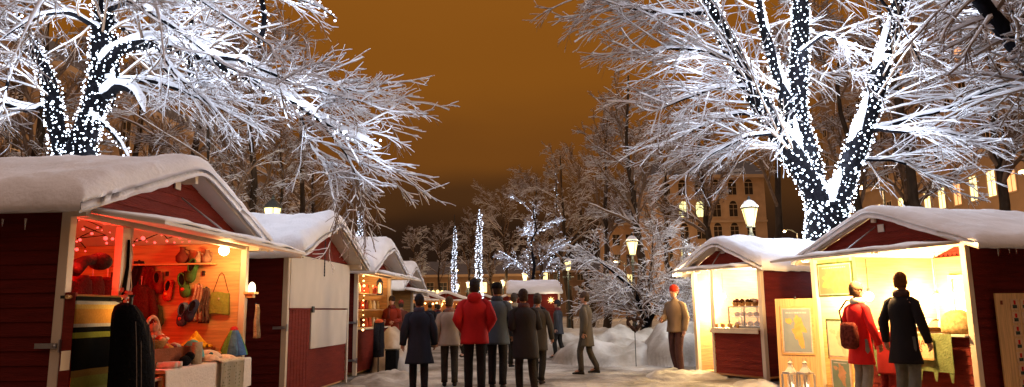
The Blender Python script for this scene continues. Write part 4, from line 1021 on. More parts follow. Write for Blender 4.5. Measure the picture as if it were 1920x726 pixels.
person(px(1266, 14.1), 14.1, 2.3, 1.72, 'man in a red cap and tan jacket by the pastry kiosk door', (.20, .14, .09), (.06, .03, .03), .86, hat=(.45, .03, .015), arms='one', step=.2)

pR = hp(R2, .85 + .35, -.62, 0)
person(4.56, 9.62, -1.25, 1.60, 'woman in a bright red coat and pale jeans looking into the map hut', (.62, .018, .02), (.20, .19, .18), .60, hair=(.10, .06, .035), hat=(.16, .10, .06), arms='down', skirt=True, bag=(.10, .02, .015), step=.1, bulk=.90, scarf=(.5, .45, .38), shoes=(.03, .02, .02))
person(4.80, 8.98, -1.05, 1.70, 'man in a long black coat and grey trousers at the bright counter', (.010, .009, .012), (.10, .105, .10), .62, hair=(.09, .035, .015), arms='down', skirt=True, bulk=.90, turn=.25, step=.12, lean=.05, scarf=(.05, .03, .03))
person(4.95, 9.75, -1.2, 1.15, 'child in a dark red snowsuit between the red coat and the black coat', (.28, .02, .02), (.20, .02, .02), .62, hat=(.35, .05, .03), arms='front')
# far crowd
cols = [(.020, .018, .022), (.05, .035, .025), (.20, .03, .02), (.03, .035, .05), (.09, .07, .05), (.015, .013, .013), (.10, .03, .02), (.04, .04, .045)]
hats = [(.03, .02, .02), (.2, .03, .02), (.05, .04, .06), (.14, .10, .06), (.02, .02, .03)]
words = ['in a black coat', 'in a brown coat', 'in a rust-red coat', 'in a slate coat', 'in a tan coat', 'in a charcoal coat', 'in a maroon coat', 'in a grey coat']
places = [(735, 17.5, 2), (752, 20, 6), (718, 23, 5), (806, 26.5, 0), (822, 29, 3), (868, 21, 4), (1008, 18, 5), (964, 17, 1), (776, 24, 7), (842, 25, 0), (906, 22, 3), (925, 27, 6), (960, 23, 0), (792, 31, 1), (818, 33, 2), (757, 34, 4), (856, 36, 5), (882, 33, 1), (742, 29, 0), (902, 40, 2), (806, 42, 3), (838, 46, 6), (874, 48, 4), (779, 44, 5), (1046, 20, 7), (765, 39, 6), (725, 36, 3)]
where = ['beside the left snow heap', 'just past the left snow heap', 'in front of the fourth left hut', 'right behind the navy coat', 'a few steps behind the cream coat', 'directly behind the red jacket', 'before the middle hut, near its wall', 'to the right behind the black cap',
         'mid crowd under the statue', 'mid crowd under the bluish pole', 'beyond the black cap, mid crowd', 'in the crowd left of the middle hut', 'at the lit side of the middle hut', 'far back under the row of globe lamps', 'far back, second under the globe lamps', 'far back left of the statue', 'far back under the dim pole', 'far back under the tallest pole', 'in the crowd between statue and fourth hut', 'very far off right of the tallest pole', 'very far off under the globe lamps', 'very far off by the dim pole', 'very far off behind the red jacket', 'very far off under the statue', 'at the right end of the middle hut', 'far off by the far striped stalls', 'far off beside the left stalls']
for k, ((a, Y, c), wds) in enumerate(zip(places, where)):
    rr = random.Random(k)
    person(px(a, Y), Y, rr.choice([0, .3, -.4, 3.0, 2.6, 1.2]), 1.46 + .24 * rr.random(), 'crowd member %s %s' % (words[c], wds), cols[c], (.02, .018, .018), .55 + .3 * rr.random(), hat=hats[k % 5], scarf=[(.12, .03, .03), None, (.10, .10, .12), (.25, .2, .14)][k % 4], arms=rr.choice(['down', 'front', 'pocket']), step=.3 * rr.random(), detail=1, group='people in the far crowd', hair=(.04, .03, .02))
# far stalls
far = [(-4.6, 28.5, .07, 'market stall hut far down the left row'), (-5.2, 36, .07, 'next to last market stall hut of the left row')]
for i, (x, y, a, lb) in enumerate(far):
    c = copy_tree(L4.r); c.location = (x, y, 0); c['label'] = lb; plight((x + .3, y + 1.4, 1.7), (1, .5, .2), 60)
for i, (a, Y, rz, lb) in enumerate(((800, 50, 0, 'far stall with a pointed snowy roof under the globe lamps'), (868, 56, .1, 'far stall with orange light under the two wrapped poles'), (925, 60, -.05, 'far stall with orange light behind the black cap'), (745, 46, .05, 'far stall with orange light left of the statue'))):
    c = copy_tree(R2.r); c.location = (gx(a, Y), Y, 0); c.rotation_euler.z = rz; c['label'] = lb
    plight((gx(a, Y) + 1.3, Y - 1.0, 1.7), (1, .42, .12), 130)
    rng = np.random.default_rng(i + 90)
    q = np.stack([np.linspace(0, 2.6, 12) + gx(a, Y), Y - .95 + 0 * np.arange(12), 1.78 + .05 * np.cos(np.arange(12))], 1)
    string_from_points('string_lights', 'string of orange bulbs along the ' + lb.split(' with')[0] + [' below the globe lamps', ' below the wrapped poles', ' behind the black cap', ' left of the statue'][i], q, [q], rng, .055, 'orangebulb', single=20)
# ------------------------------------------------------------------ inside and on the huts
def spot(h, p, wall='back'):
    """matrix pieces for a thing at local point p; wall: back/front (x along the front), far (x along the far inner wall)"""
    w = hp(h, p[0], p[1], p[2])
    rz_ = h.ang + {'back': 0, 'left_far': -PI / 2, 'right_far': PI / 2}[wall]
    return w, rz_
def th(name, label, cat, h, p, wall='back', group=None, dz=0):
    w, rz_ = spot(h, p, wall); return thing(name, label, cat, w, rz_ + dz, group)
def far1(a, b, inset=.03): return hit(L1, a, b, x=L1.W - inset)
RED = (1.0, .022, .012)

# closed hut shutters
b = MB(); boards(b, lambda s, z, o_: (s, -o_, z), lambda z: (.03, L2.W - .03), .06, 2.13); b.build('front_panel', 'siding', L2.r)
p0 = hit(L2, 541, 478, y=-.03); p1 = hit(L2, 650, 583, y=-.03)
MB().box((.03, -.05, 1.33), (L2.W - .02, -.022, 2.12)).build('upper_shutter', 'plywood', L2.r, bevel=.004)
MB().box((.95, -.048, .70), (L2.W - .10, -.022, 1.305)).build('lower_shutter', 'plywood', L2.r, bevel=.004)
b = MB()
for k in range(7): b.box((.05 + k * .125, -.038, .06), (.165 + k * .125, -.018, 1.30))
d_ = b.build('plank_door', 'siding', L2.r)
MB().box((.02, -.052, 1.306), (.95, -.024, 1.328)).build('door_batten', 'siding', L2.r)
b = MB(); b.tube([(L2.W / 2 + .0, -.06, 2.45), (L2.W / 2 + .01, -.062, 1.85)], .008, 5)
for k in range(12): b.ball((L2.W / 2 + .005, -.062, 2.42 - k * .05), .012, 5, 4)
b.build('hanging_chain', 'iron', L2.r)
MB().box((.92, -.075, 1.26), (1.02, -.05, 1.36)).build('padlock', 'iron', L2.r, bevel=.01)
for h, zs in ((L1, (1.02, )), (L2, (1.05, )), (L3, (1.05, .3)), ):
    for z in zs: b = MB(); b.box((-.055, -.02, z - .02), (-.042, .16, z + .02)); b.box((-.06, -.05, z - .05), (.0, -.041, z + .05)); b.ball((-.06, -.01, z), .016, 6, 4); b.build('strap_hinge', 'steel', h.r)
# small white plates on the gables
for h, a, bb in ((L1, 333, 346), (R1, 1355, 470), (R2, 1652, 428)):
    p = hit(h, a, bb, y=-.02); MB().box((p.x - .055, -.032, p.z - .055), (p.x + .055, -.018, p.z + .055)).build('gable_plate', 'plywood', h.r, bevel=.006)
for h in (R2, L1):
    rr = random.Random(4); sd = h.W + .27 if h is R2 else -.20
    for k in range(7):
        y = .1 + rr.random() * 1.8; ln = .05 + .09 * rr.random(); zt = (2.05 if h is R2 else 2.14) - .12
        MB().tube([(sd, y, zt), (sd, y, zt - ln)], [.010, .002], 5).build('icicle', 'glass', h.r)

# mullion of the knitwear hut
p = hit(L1, 231, 480, y=0.0)
MB().box((p.x - .08, -.035, 0.06), (p.x + .07, .035, 2.05)).build('window_post', 'trim', L1.r, bevel=.004)
# shelves high on the far wall
for z, n in ((1.87, 0),):
    MB().box((L1.W - .20, .35, z), (L1.W - .016, 1.9, z + .02)).build('wall_shelf', 'pine', L1.r)
for k in range(6):
    MB().box((L1.W - .05, .5 + k * .24, 1.74), (L1.W - .02, .53 + k * .24, 1.80)).build('wall_hook', 'iron', L1.r)
# shelf goods: jugs / bottles
def jug(px_, py_, c, sc, lb):
    p = far1(px_, py_, .12); w = th('jug', lb, 'jug', L1, (p.x, p.y, 1.892), 'left_far')
    b = MB(); b.lathe([(.04 * sc, 0), (.075 * sc, .03 * sc), (.08 * sc, .09 * sc), (.035 * sc, .15 * sc), (.03 * sc, .19 * sc), (.042 * sc, .21 * sc)], seg=14); b.build('jug_body', cm('glaze_%.2f' % c[0], c), w, smooth=True)
    b = MB(); b.tube([(.03 * sc, 0, .18 * sc), (.09 * sc, 0, .16 * sc), (.075 * sc, 0, .07 * sc)], .01 * sc, 6); b.build('jug_handle', cm('glaze_%.2f' % c[0], c), w, smooth=True)
jug(342, 480, (.14, .03, .02), 1.0, 'round dark red jug on the high shelf of the knitwear hut')
jug(372, 480, (.35, .25, .16), .7, 'small pale jug on the high shelf near the bare bulb')
jug(388, 480, (.25, .14, .09), .8, 'tan jug next to the bare bulb on the high shelf')

def slipper(a, bb, c, lb, rot=0.0, sc=1.0, flower=None, inset=.05):
    p = far1(a, bb, inset); r = th('felt_slipper', lb, 'slipper', L1, p, 'left_far'); m = cm('felt_%.2f_%.2f_%.2f' % c, c, sc=20)
    R_ = Matrix.Rotation(rot, 3, 'Y'); f = lambda x, y, z: tuple(R_ @ Vector((x * sc, y * sc, z * sc)))
    rows = [(.145, .022, .02), (.12, .052, .04), (.06, .058, .05), (0, .055, .055), (-.06, .062, .06), (-.11, .058, .05), (-.14, .03, .025)]
    b = MB(); b.rings([[f(rx * math.cos(q), -.03 + ry * math.sin(q) * .8, z) for q in np.linspace(0, 2 * PI, 15)[:-1]] for z, rx, ry in rows]); b.build('slipper_upper', m, r, smooth=True)
    b = MB(); b.rings([[f(.036 * math.cos(q), -.066 + dy, .06 + .07 * math.sin(q)) for q in np.linspace(0, 2 * PI, 15)[:-1]] for dy in (.01, -.012)]); b.build('slipper_opening', cm('felt_hole', (.01, .008, .008)), r)
    b = MB(); b.tube([f(.040 * math.cos(q), -.08, .06 + .075 * math.sin(q)) for q in np.linspace(0, 2 * PI, 15)], .008 * sc, 6); b.build('slipper_rim', m, r, smooth=True)
    if flower: b = MB(); b.ball(f(0, -.088, -.05), .022 * sc, 8, 6); b.build('pompom', cm('pom_%.2f' % flower[0], flower), r, smooth=True)
    return r
slipper(348, 535, (.07, .16, .035), 'green felt slipper with a red pompom, lower of the green pair', -.2, 1.12, (.5, .03, .02))
slipper(363, 508, (.05, .12, .03), 'plain dark green felt slipper, upper of the green pair', .25, 1.1, inset=.09)
slipper(318, 545, (.55, .04, .02), 'bright red felt slipper with an orange pompom beside the green pair', .15, .95, (.9, .15, .03))
slipper(300, 530, (.18, .02, .015), 'dark red felt slipper left of the bright red one', -.1, 1.0)
slipper(345, 590, (.10, .15, .26), 'pale blue felt slipper with a grey bow under the green pair', .12, 1.05, (.5, .45, .4))
slipper(362, 583, (.03, .04, .10), 'navy felt slipper tucked behind the pale blue one', .4, 1.0, inset=.10)
slipper(300, 592, (.05, .05, .02), 'dark olive felt slipper low on the pine wall', -.15, .95)
slipper(283, 585, (.09, .03, .015), 'brown felt slipper low at the left of the pine wall', .1, .95)
# felt bag
p = far1(413, 565, .04); r = th('felt_bag', 'yellow-green felt bag with a small button on the pine wall', 'bag', L1, p, 'left_far'); m = cm('felt_lime', (.22, .26, .05), sc=30)
b = MB(); b.grid(lambda u, v: ((u - .5) * (.26 - .03 * v), -.02 - .015 * math.sin(PI * u), -.16 + v * .27 + .01 * math.sin(u * 5)), 8, 8, (0, .025, 0)); b.build('bag_body', m, r, smooth=False, bevel=.004)
b = MB(); b.ball((0, -.045, .03), .012, 8, 5); b.build('button', cm('pale_button', (.6, .55, .4)), r); b = MB(); b.tube([(-.10, 0, .11), (-.03, 0, .33), (.0, 0, .36), (.03, 0, .33), (.10, 0, .11)], .004, 5); b.build('strap', 'cable', r)
# scarves
def scarf(a, bb, c, w, ln, lb, name='scarf', h=None, pt=None, wall='left_far', cat='scarf'):
    h = h or L1; p = pt or far1(a, bb, .06); r = th(name, lb, cat, h, p, wall); m = cm('scarf_%.2f_%.2f' % c[:2], c, sc=14, bump=.9)
    b = MB(); b.grid(lambda u, v: ((u - .5) * w * (.55 + .45 * v) + .01 * math.sin(v * 9), -.02 - .025 * (1 + math.sin(u * 17 + v * 2)) * (.4 + .6 * v), -ln * v), 22, 10, (0, .012, 0)); b.build('cloth_fold', m, r, smooth=True)
    b = MB(); b.ball((0, -.01, .0), .018, 8, 5); b.build('hook', 'iron', r); return r
scarf(374, 534, (.42, .22, .15), .17, .46, 'pinkish wool scarf hanging between the slippers and the lime bag')
scarf(388, 540, (.10, .06, .05), .13, .44, 'dark brown scarf hanging behind the pinkish one')
scarf(262, 490, (.02, .015, .02), .22, .42, 'black shawl hanging left of the red slippers')
scarf(280, 500, (.14, .015, .012), .26, .40, 'dark red jumper hanging at the left of the pine wall', 'knit_jumper', cat='jumper')
# dark red coats hanging in the left bay
for k, (a, lb) in enumerate(((150, 'dark red knitted coat nearest the left post'), (175, 'dark red coat in the middle of the hanging row'), (203, 'dark red coat beside the window post'))):
    p = hit(L1, a, 500, y=.75); r = th('hanging_coat', lb + ' under the red lights', 'coat', L1, (p.x, p.y, 1.62), 'back', 'dark red coats in the left bay'); m = cm('wine_%d' % k, (.05 + .015 * k, .006, .006), sc=9, bump=.8)
    b = MB(); b.rings([ell(0, 0, z, rx, .09, 16, .06, k) for z, rx in ((-.75, .21), (-.4, .19), (-.12, .19), (-.02, .15), (.03, .05))]); b.tube([(-.14, 0, -.04), (-.25, 0, -.3), (-.26, -.03, -.6)], [.06, .055, .05], 8); b.tube([(.14, 0, -.04), (.25, 0, -.3), (.26, -.03, -.6)], [.06, .055, .05], 8)
    b.build('coat_cloth', m, r, smooth=True); b = MB(); b.tube([(0, 0, .03), (0, 0, .12), (.03, 0, .15), (.0, 0, .18)], .005, 5); b.build('hanger_hook', 'steel', r)
# dark sausage-like fur roll hung under the red lights
p = hit(L1, 175, 487, y=.42); r = th('fur_hat', 'dark fur hat with a hanging flap above the red coats', 'hat', L1, p, 'back'); m = cm('fur_dark', (.03, .015, .015), sc=60, bump=1.0)
b = MB(); b.tube([(-.26, 0, -.10), (-.12, 0, -.02), (.02, 0, .0)], [.08, .05, .05], 10); b.ball((.10, 0, -.01), (.13, .10, .085), 14, 8); b.build('fur_body', m, r, smooth=True)
# red light string
rng = np.random.default_rng(77); pts = []
for a, bb in ((180, 408), (148, 413), (183, 427), (196, 420), (191, 432), (172, 438), (138, 437), (150, 450), (144, 453), (198, 447), (211, 448), (200, 456), (144, 468), (160, 471), (156, 430), (206, 436)):
    pts.append(hit(L1, a, bb, y=.35 + .1 * rng.random()))
for a, bb in ((257, 452), (275, 453), (290, 455), (303, 441), (327, 455), (342, 454), (250, 460), (268, 447), (313, 452), (355, 453), (337, 446)):
    pts.append(hit(L1, a, bb, y=.30 + .1 * rng.random()))
W_ = np.array([tuple(hp(L1, *q)) for q in pts])
string_from_points('string_lights', 'string of small red lights along the top inside the knitwear hut', W_, [w_[np.argsort(w_[:, 0])][::2] + np.array([0, 0, .03]) for w_ in (W_[:8], W_[8:16], W_[16:])], rng, .013, 'ledred')
for q in (4, 12, 20): plight(tuple(Vector(W_[q]) + Vector((0, 0, -.16))), RED, 5, .05)
plight(hp(L1, .9, .9, 1.75), RED, 60, .1); plight(hp(L1, .45, .5, 1.9), RED, 34, .1); plight(hp(L1, 1.9, 1.2, 1.8), RED, 7, .1)
# bare bulb
p = hit(L1, 420, 470, x=L1.W - .42); r = th('hanging_bulb', 'blazing bare bulb hanging in the far corner of the knitwear hut', 'lamp', L1, p)
b = MB(); b.ball((0, 0, 0), .062, 12, 8); b.build('bulb', 'warm', r, smooth=True); b = MB(); b.lathe([(.022, .045), (.022, .09), (.008, .10)], seg=10); b.tube([(0, 0, .1), (0, 0, 2.08 - p.z)], .004, 5); b.build('socket', 'iron', r)
plight(hp(L1, p.x - .05, p.y - .02, p.z - .09), (1.0, .52, .18), 24, .05)
# candle lamp on a bracket of the far post
p = hit(L1, 462, 545, x=L1.W + .02); p.y = -.10; r = th('candle_lamp', 'small glowing dome lamp on a wooden bracket at the far post', 'lamp', L1, (p.x, p.y, p.z), 'back')
b = MB(); b.box((-.07, -.06, -.045), (.07, .08, -.02)); b.box((-.04, -.03, -.09), (.04, .07, -.047)); b.build('bracket', 'pine', r)
b = MB(); b.lathe([(.045, -.018), (.046, .03), (.038, .075), (.018, .10), (.004, .107)], seg=14); b.build('glass_dome', emit('candle_glow', (1, .75, .45), 3.5, False), r, smooth=True); plight(hp(L1, p.x - .02, p.y - .14, p.z + .05), (1, .65, .3), 2.5, .04)
# cream scarf on the outside post
p = hit(L1, 492, 560, x=L1.W + .05); scarf(0, 0, (.40, .28, .18), .16, .42, 'beige scarf hanging on the outside of the far post', h=L1, pt=(L1.W + .10, -.12, 1.37), wall='back')
# cable with ornament by the window post
p = hit(L1, 243, 450, y=-.05); r = th('hanging_cable', 'black cord with a thin pale wire dangling beside the window post', 'cable', L1, p)
b = MB(); b.tube([(-.01, 0, 0), (0, 0, -.25), (-.03, 0, -.45), (-.03, 0, -.75)], [.012, .014, .02, .016], 7); b.build('black_cord', 'cable', r, smooth=True)
b = MB(); b.tube([(.0, -.02, .02), (.03, -.02, -.15), (.02, -.02, -.3), (.05, -.02, -.42), (.03, -.02, -.55)], .005, 5); b.build('pale_wire', cm('pale_wire', (.6, .45, .35)), r, smooth=True)
p = hit(L1, 228, 555, y=-.06); r = th('ornament', 'bunch of tiny red and silver ornaments tied to the window post', 'ornament', L1, p); b = MB(); rr = random.Random(3)
for k in range(14): b.ball((rr.uniform(-.09, .09), -.02 - .03 * rr.random(), rr.uniform(-.05, .06)), .012 + .008 * rr.random(), 7, 5)
b.build('beads', cm('ornament_red', (.30, .05, .04)), r, smooth=True)
p = hit(L1, 232, 574, y=-.24); r = th('clip_lamp', 'tiny bright clip lamp over the black shawl', 'lamp', L1, p); b = MB(); b.ball((0, 0, 0), .020, 8, 6); b.build('bulb', 'warm', r); b = MB(); b.tube([(0, 0, .02), (-.02, .08, .05), (-.02, .2, .06)], .006, 5); b.build('arm', 'iron', r); plight(hp(L1, p.x, p.y - .05, p.z - .04), (1, .6, .25), 3, .03)

# striped blankets over a rail on the front
pa = hit(L1, 133, 557, y=-.09); pb = hit(L1, 222, 560, y=-.09)
def blanket():
    r = th('blanket_rail', 'wooden rail with dark brackets along the front of the left bay', 'rail', L1, (pa.x, -.09, pa.z))
    w = pb.x - pa.x; b = MB(); b.tube([(-.05, 0, 0), (w + .04, 0, 0)], .016, 8); b.build('rod', 'pine', r); b = MB()
    for x in (0.0, w): b.box((x - .012, 0, -.012), (x + .012, .08, .012))
    b.build('bracket', 'iron', r)
    m, n, bs = _new('striped_wool'); k = n.links.new; t = n.nodes.new('ShaderNodeTexCoord'); sp = n.nodes.new('ShaderNodeSeparateXYZ'); k(t.outputs['Object'], sp.inputs[0])
    rp = n.nodes.new('ShaderNodeValToRGB'); mm = n.nodes.new('ShaderNodeMapRange'); mm.inputs[1].default_value = -1.15; mm.inputs[2].default_value = .02; k(sp.outputs['Z'], mm.inputs[0]); k(mm.outputs[0], rp.inputs[0])
    rp.color_ramp.interpolation = 'CONSTANT'; e = rp.color_ramp.elements; e[0].position = 0; e[0].color = (.006, .006, .006, 1); e[1].position = .985; e[1].color = (.25, .20, .06, 1)
    for q, c in ((.19, (.23, .10, .03)), (.24, (.20, .19, .04)), (.33, (.26, .25, .07)), (.36, (.20, .20, .04)), (.44, (.20, .12, .03)), (.485, (.004, .004, .004)), (.70, (.19, .20, .03)), (.74, (.004, .004, .004)), (.775, (.33, .30, .24)), (.80, (.38, .17, .03)), (.90, (.40, .25, .06)), (.93, (.30, .28, .24)), (.955, (.01, .01, .008))):
        x = e.new(q); x.color = (*c, 1)
    wv = n.nodes.new('ShaderNodeTexNoise'); wv.inputs['Scale'].default_value = 60; mx = n.nodes.new('ShaderNodeMixRGB'); mx.blend_type = 'MULTIPLY'; mx.inputs[0].default_value = .5; k(rp.outputs[0], mx.inputs[1]); k(wv.outputs['Fac'], mx.inputs[2])
    k(mx.outputs[0], bs.inputs['Base Color']); bs.inputs['Roughness'].default_value = .95; bs.inputs['Specular IOR Level'].default_value = .03
    r2 = th('wool_blanket', 'yellow, orange and black striped wool blanket folded over the front rail', 'blanket', L1, (pa.x, -.09, pa.z))
    b = MB()
    def fn(u, v):
        x = .0 + u * w * .97; s_ = v * 1.45
        if s_ < .28: return (x, .03 + .01 * math.sin(x * 20), -.28 + s_)
        if s_ < .34: a = (s_ - .28) / .06 * PI; return (x, .03 * math.cos(a), .03 * math.sin(a) * .8)
        d = s_ - .34; return (x + .004 * math.sin(d * 12), -.03 - .015 * math.sin(x * 14 + d * 2) * min(1, d * 3) - .01 * d, -d)
    b.grid(fn, 40, 60, (0, -.012, 0)); b.build('blanket_cloth', m, r2, smooth=True)
blanket()
# open shutter board at the left post
p = hit(L1, 124, 558, y=-.04)
MB().box((-.035, -.13, .1), (-.008, -.042, 1.44)).build('open_shutter', 'siding', L1.r, bevel=.004)
p = hit(L1, 122, 675, y=-.14); r = th('price_card', 'small blank white card on the edge of the striped blanket', 'card', L1, (p.x, -.145, p.z)); MB().box((-.06, -.004, -.08), (.045, 0, .07)).build('card_sheet', 'plywood', r)
# black fur shawl on a stand
p = hit(L1, 240, 640, y=-.42); r = th('black_shawl', 'black shaggy shawl draped on a stand between blanket and table', 'shawl', L1, (p.x, -.42, 0)); m = cm('black_fur', (.0035, .0035, .005), sc=40, bump=1.0)
b = MB(); b.rings([ell(ox, 0, z, rx, ry, 34, .13, z * 2.6) for z, rx, ry, ox in ((.2, .27, .16, .14), (.5, .255, .16, .12), (.8, .235, .15, .09), (1.02, .205, .14, .045), (1.17, .165, .13, -.005), (1.27, .12, .11, -.05), (1.33, .075, .08, -.08), (1.355, .02, .03, -.09))]); b.build('shawl_cloth', m, r, smooth=True)
b = MB(); b.lathe([(.16, 0), (.16, .02), (.015, .04), (.015, 1.40), (.03, 1.42)], seg=12); b.build('stand', 'iron', r)
b = MB()
for k in range(5): b.tube([(-.10 + .06 * k, -.155 + .005 * k, z) if False else (-.12 + .065 * k + .05 * (1.3 - z), -.11 - .06 * (1.25 - z) ** .5 if z < 1.25 else -.10, z) for z in (1.2, 1.0, .8, .6)], .003, 4)
b.build('pale_threads', cm('thread', (.22, .18, .16)), r)

# table with white cloth
ta_ = hit(L1, 287, 686, z=.70); tb_ = hit(L1, 461, 676, z=.70)
tx0, tx1, ty0, ty1 = 1.34, L1.W - .06, -.15, .58
r = th('trestle_table', 'trestle table under the white cloth at the front of the knitwear hut', 'table', L1, (tx0, ty0, 0))
MB().box((.0, .0, .685), (tx1 - tx0, ty1 - ty0, .712)).build('tabletop', 'pine', r)
for x in (.06, tx1 - tx0 - .06):
    for y in (.06, ty1 - ty0 - .06): MB().box((x - .025, y - .025, .0), (x + .025, y + .025, .664)).build('leg', 'pine', r)
r = th('tablecloth', 'white cloth over the table of felt goods', 'tablecloth', L1, (tx0, ty0, .716)); wx = tx1 - tx0; b = MB()
def tc_(u, v):
    x = -.02 + u * (wx + .04); s_ = v * 1.09
    if s_ < .34: d = .34 - s_; return (x, -.012 - .018 * (1 + math.sin(x * 9 + 1)) * d * 2.4, -d * (1 + .06 * math.sin(x * 5)))
    return (x, (s_ - .34) - .012, .002 + .002 * math.sin(x * 22))
b.grid(tc_, 60, 40, (0, .0, .006)); b.build('cloth_sheet', cm('white_linen', (.62, .55, .50), var=.05), r, smooth=True)
tz = .725
def tpos(a, bb, z=tz): return hit(L1, a, bb, z=z)
# crate with knits
q0 = Vector((1.43, .02, tz)); r = th('wooden_crate', 'red-brown wooden crate with knits on the white cloth', 'crate', L1, (q0.x, q0.y, tz)); m = cm('crate_red', (.22, .07, .035), sc=5); b = MB()
b.box((0, 0, 0), (.74, .02, .19)).box((0, .36, 0), (.74, .38, .19)).box((0, .021, 0), (.02, .359, .19)).box((.72, .021, 0), (.74, .359, .19)).box((.021, .021, .002), (.719, .359, .02)); b.build('crate_boards', m, r, bevel=.003)
def knit_pile(h, x, y, z, rx, ry, n, cols_, lb, seed, sz=.05):
    rr = random.Random(seed); r = th('knit_bundle', lb, 'knitwear', h, (x, y, z)); by = {}
    for k in range(n):
        c = cols_[k % len(cols_)]; b = by.setdefault(c, MB()); q = rr.random() * 6.28; d = rr.random() ** .5
        c0 = (d * rx * math.cos(q), d * ry * math.sin(q), .02 + (1 - d) * sz * 1.6 * rr.random()); b.rings([[(c0[0] + e * math.cos(t + q) * (1 + .25 * math.sin(3 * t + k)), c0[1] + e * .8 * math.sin(t + q), c0[2] + zz) for t in np.linspace(0, 6.283, 10)[:-1]] for e, zz in ((sz * .5, 0), (sz, sz * .3), (sz * .8, sz * .7), (sz * .25, sz))])
    for c, b in by.items(): b.build('knit_roll', cm('knit_%.2f_%.2f_%.2f' % c, c, sc=30), r, smooth=True)
knit_pile(L1, q0.x + .38, q0.y + .19, tz + .14, .33, .15, 40, ((.5, .06, .03), (.6, .28, .06), (.5, .42, .3), (.20, .04, .05), (.45, .15, .04)), 'heap of red, orange and cream knits filling the crate', 4, .055)
# basket with handle
r = th('wicker_basket', 'handled basket with a wrapped pale rim over the crate of knits', 'basket', L1, (q0.x + .20, q0.y + .16, tz + .16)); b = MB(); b.lathe([(.10, 0), (.15, .10), (.16, .12)], seg=16); b.build('basket_body', cm('wicker', (.35, .18, .07), sc=60), r, smooth=True)
b = MB(); b.tube([(.15 * math.cos(t), .0, .11 + .24 * math.sin(t)) for t in np.linspace(0, PI, 14)], .018, 8); b.build('basket_handle', cm('wicker_wrap', (.60, .30, .17), sc=40), r, smooth=True)
b = MB(); b.ball((0, -.02, .24), .05, 10, 7); b.ball((.02, -.03, .16), .055, 10, 7); b.build('doll_head', cm('doll', (.50, .25, .16)), r, smooth=True)
knit_pile(L1, q0.x + .22, q0.y + .14, tz + .24, .20, .12, 26, ((.7, .35, .15), (.55, .08, .03), (.7, .55, .38)), 'orange and cream knitted flowers round the basket', 9, .045)
def felthat(x, y, z, c, rb, ht, lb, stripes=None, squash=1.0):
    r = th('felt_hat', lb, 'hat', L1, (x, y, z)); 
    if not stripes:
        b = MB(); b.lathe([(rb * 1.02, 0), (rb, ht * .12), (rb * .9, ht * .4), (rb * .68, ht * .72), (rb * .34, ht * .94), (rb * .06, ht)], seg=18); b.build('hat_body', cm('hatfelt_%.2f_%.2f_%.2f' % c, c, sc=18), r, smooth=True)
        b = MB(); b.tube([(rb * 1.02 * math.cos(t), rb * 1.02 * math.sin(t), .004) for t in np.linspace(0, 2 * PI, 22)], .008, 5); b.build('hat_rim', cm('hatfelt_rim', (.3, .25, .22)), r, smooth=True)
    else:
        n = len(stripes)
        for k, cc in enumerate(stripes):
            b = MB(); a0, a1 = 2 * PI * k / n, 2 * PI * (k + 1) / n
            b.grid(lambda u, v: ((rb * (1 - .72 * v ** 1.3)) * math.cos(a0 + (a1 - a0) * u), rb * (1 - .72 * v ** 1.3) * math.sin(a0 + (a1 - a0) * u), v * ht), 5, 10, (0, 0, .004)); b.build('hat_gore', cm('gore_%d' % k, cc, sc=18), r, smooth=True)
        b = MB(); b.ball((0, 0, ht), .3 * rb, 10, 6); b.build('hat_top', cm('gore_0', stripes[0]), r, smooth=True)
felthat(2.36, .12, tz + .05, (.08, .30, .33), .13, .20, 'turquoise felt hat standing on the white cloth')
felthat(2.72, .12, tz + .03, (.55, .45, .35), .16, .09, 'flat cream felt hat in the middle of the table')
felthat(2.48, -.02, tz, (.62, .50, .36), .13, .08, 'low cream felt cap at the front of the table')
felthat(2.86, -.02, tz, (.66, .56, .42), .14, .06, 'low white felt cap over the hanging towel')
felthat(3.17, .02, tz + .03, (0, 0, 0), .17, .30, 'tall felt hat striped red, green and blue at the table end', stripes=[(.45, .03, .03), (.35, .02, .02), (.45, .04, .03), (.10, .22, .05), (.06, .14, .25), (.05, .12, .3), (.08, .2, .05), (.4, .03, .03)])
# yellow felt on a shallow box
r = th('shallow_box', 'shallow pine box holding folded yellow felt at the back of the table', 'box', L1, (2.56, .30, tz)); b = MB(); b.box((0, 0, 0), (.72, .02, .13)).box((0, .24, 0), (.72, .26, .13)).box((0, .021, 0), (.02, .239, .13)).box((.70, .021, 0), (.72, .239, .13)).box((.021, .021, .001), (.699, .239, .015)); b.build('box_boards', cm('crate_red', (.22, .07, .035)), r)
r = th('folded_felt', 'crumpled yellow felt cloth peaked like a tent on the shallow box', 'felt cloth', L1, (3.0, .42, tz + .12)); b = MB(); b.grid(lambda u, v: ((u - .5) * .46, (v - .5) * .24, .20 * max(0, 1 - abs(u - .5) * 2) * max(.1, 1 - abs(v - .5) * 1.6) + .03 * math.sin(u * 22 + v * 4)), 24, 12, (0, 0, -.01)); b.build('felt_sheet', cm('felt_yellow', (.62, .33, .02), sc=12), r, smooth=True)
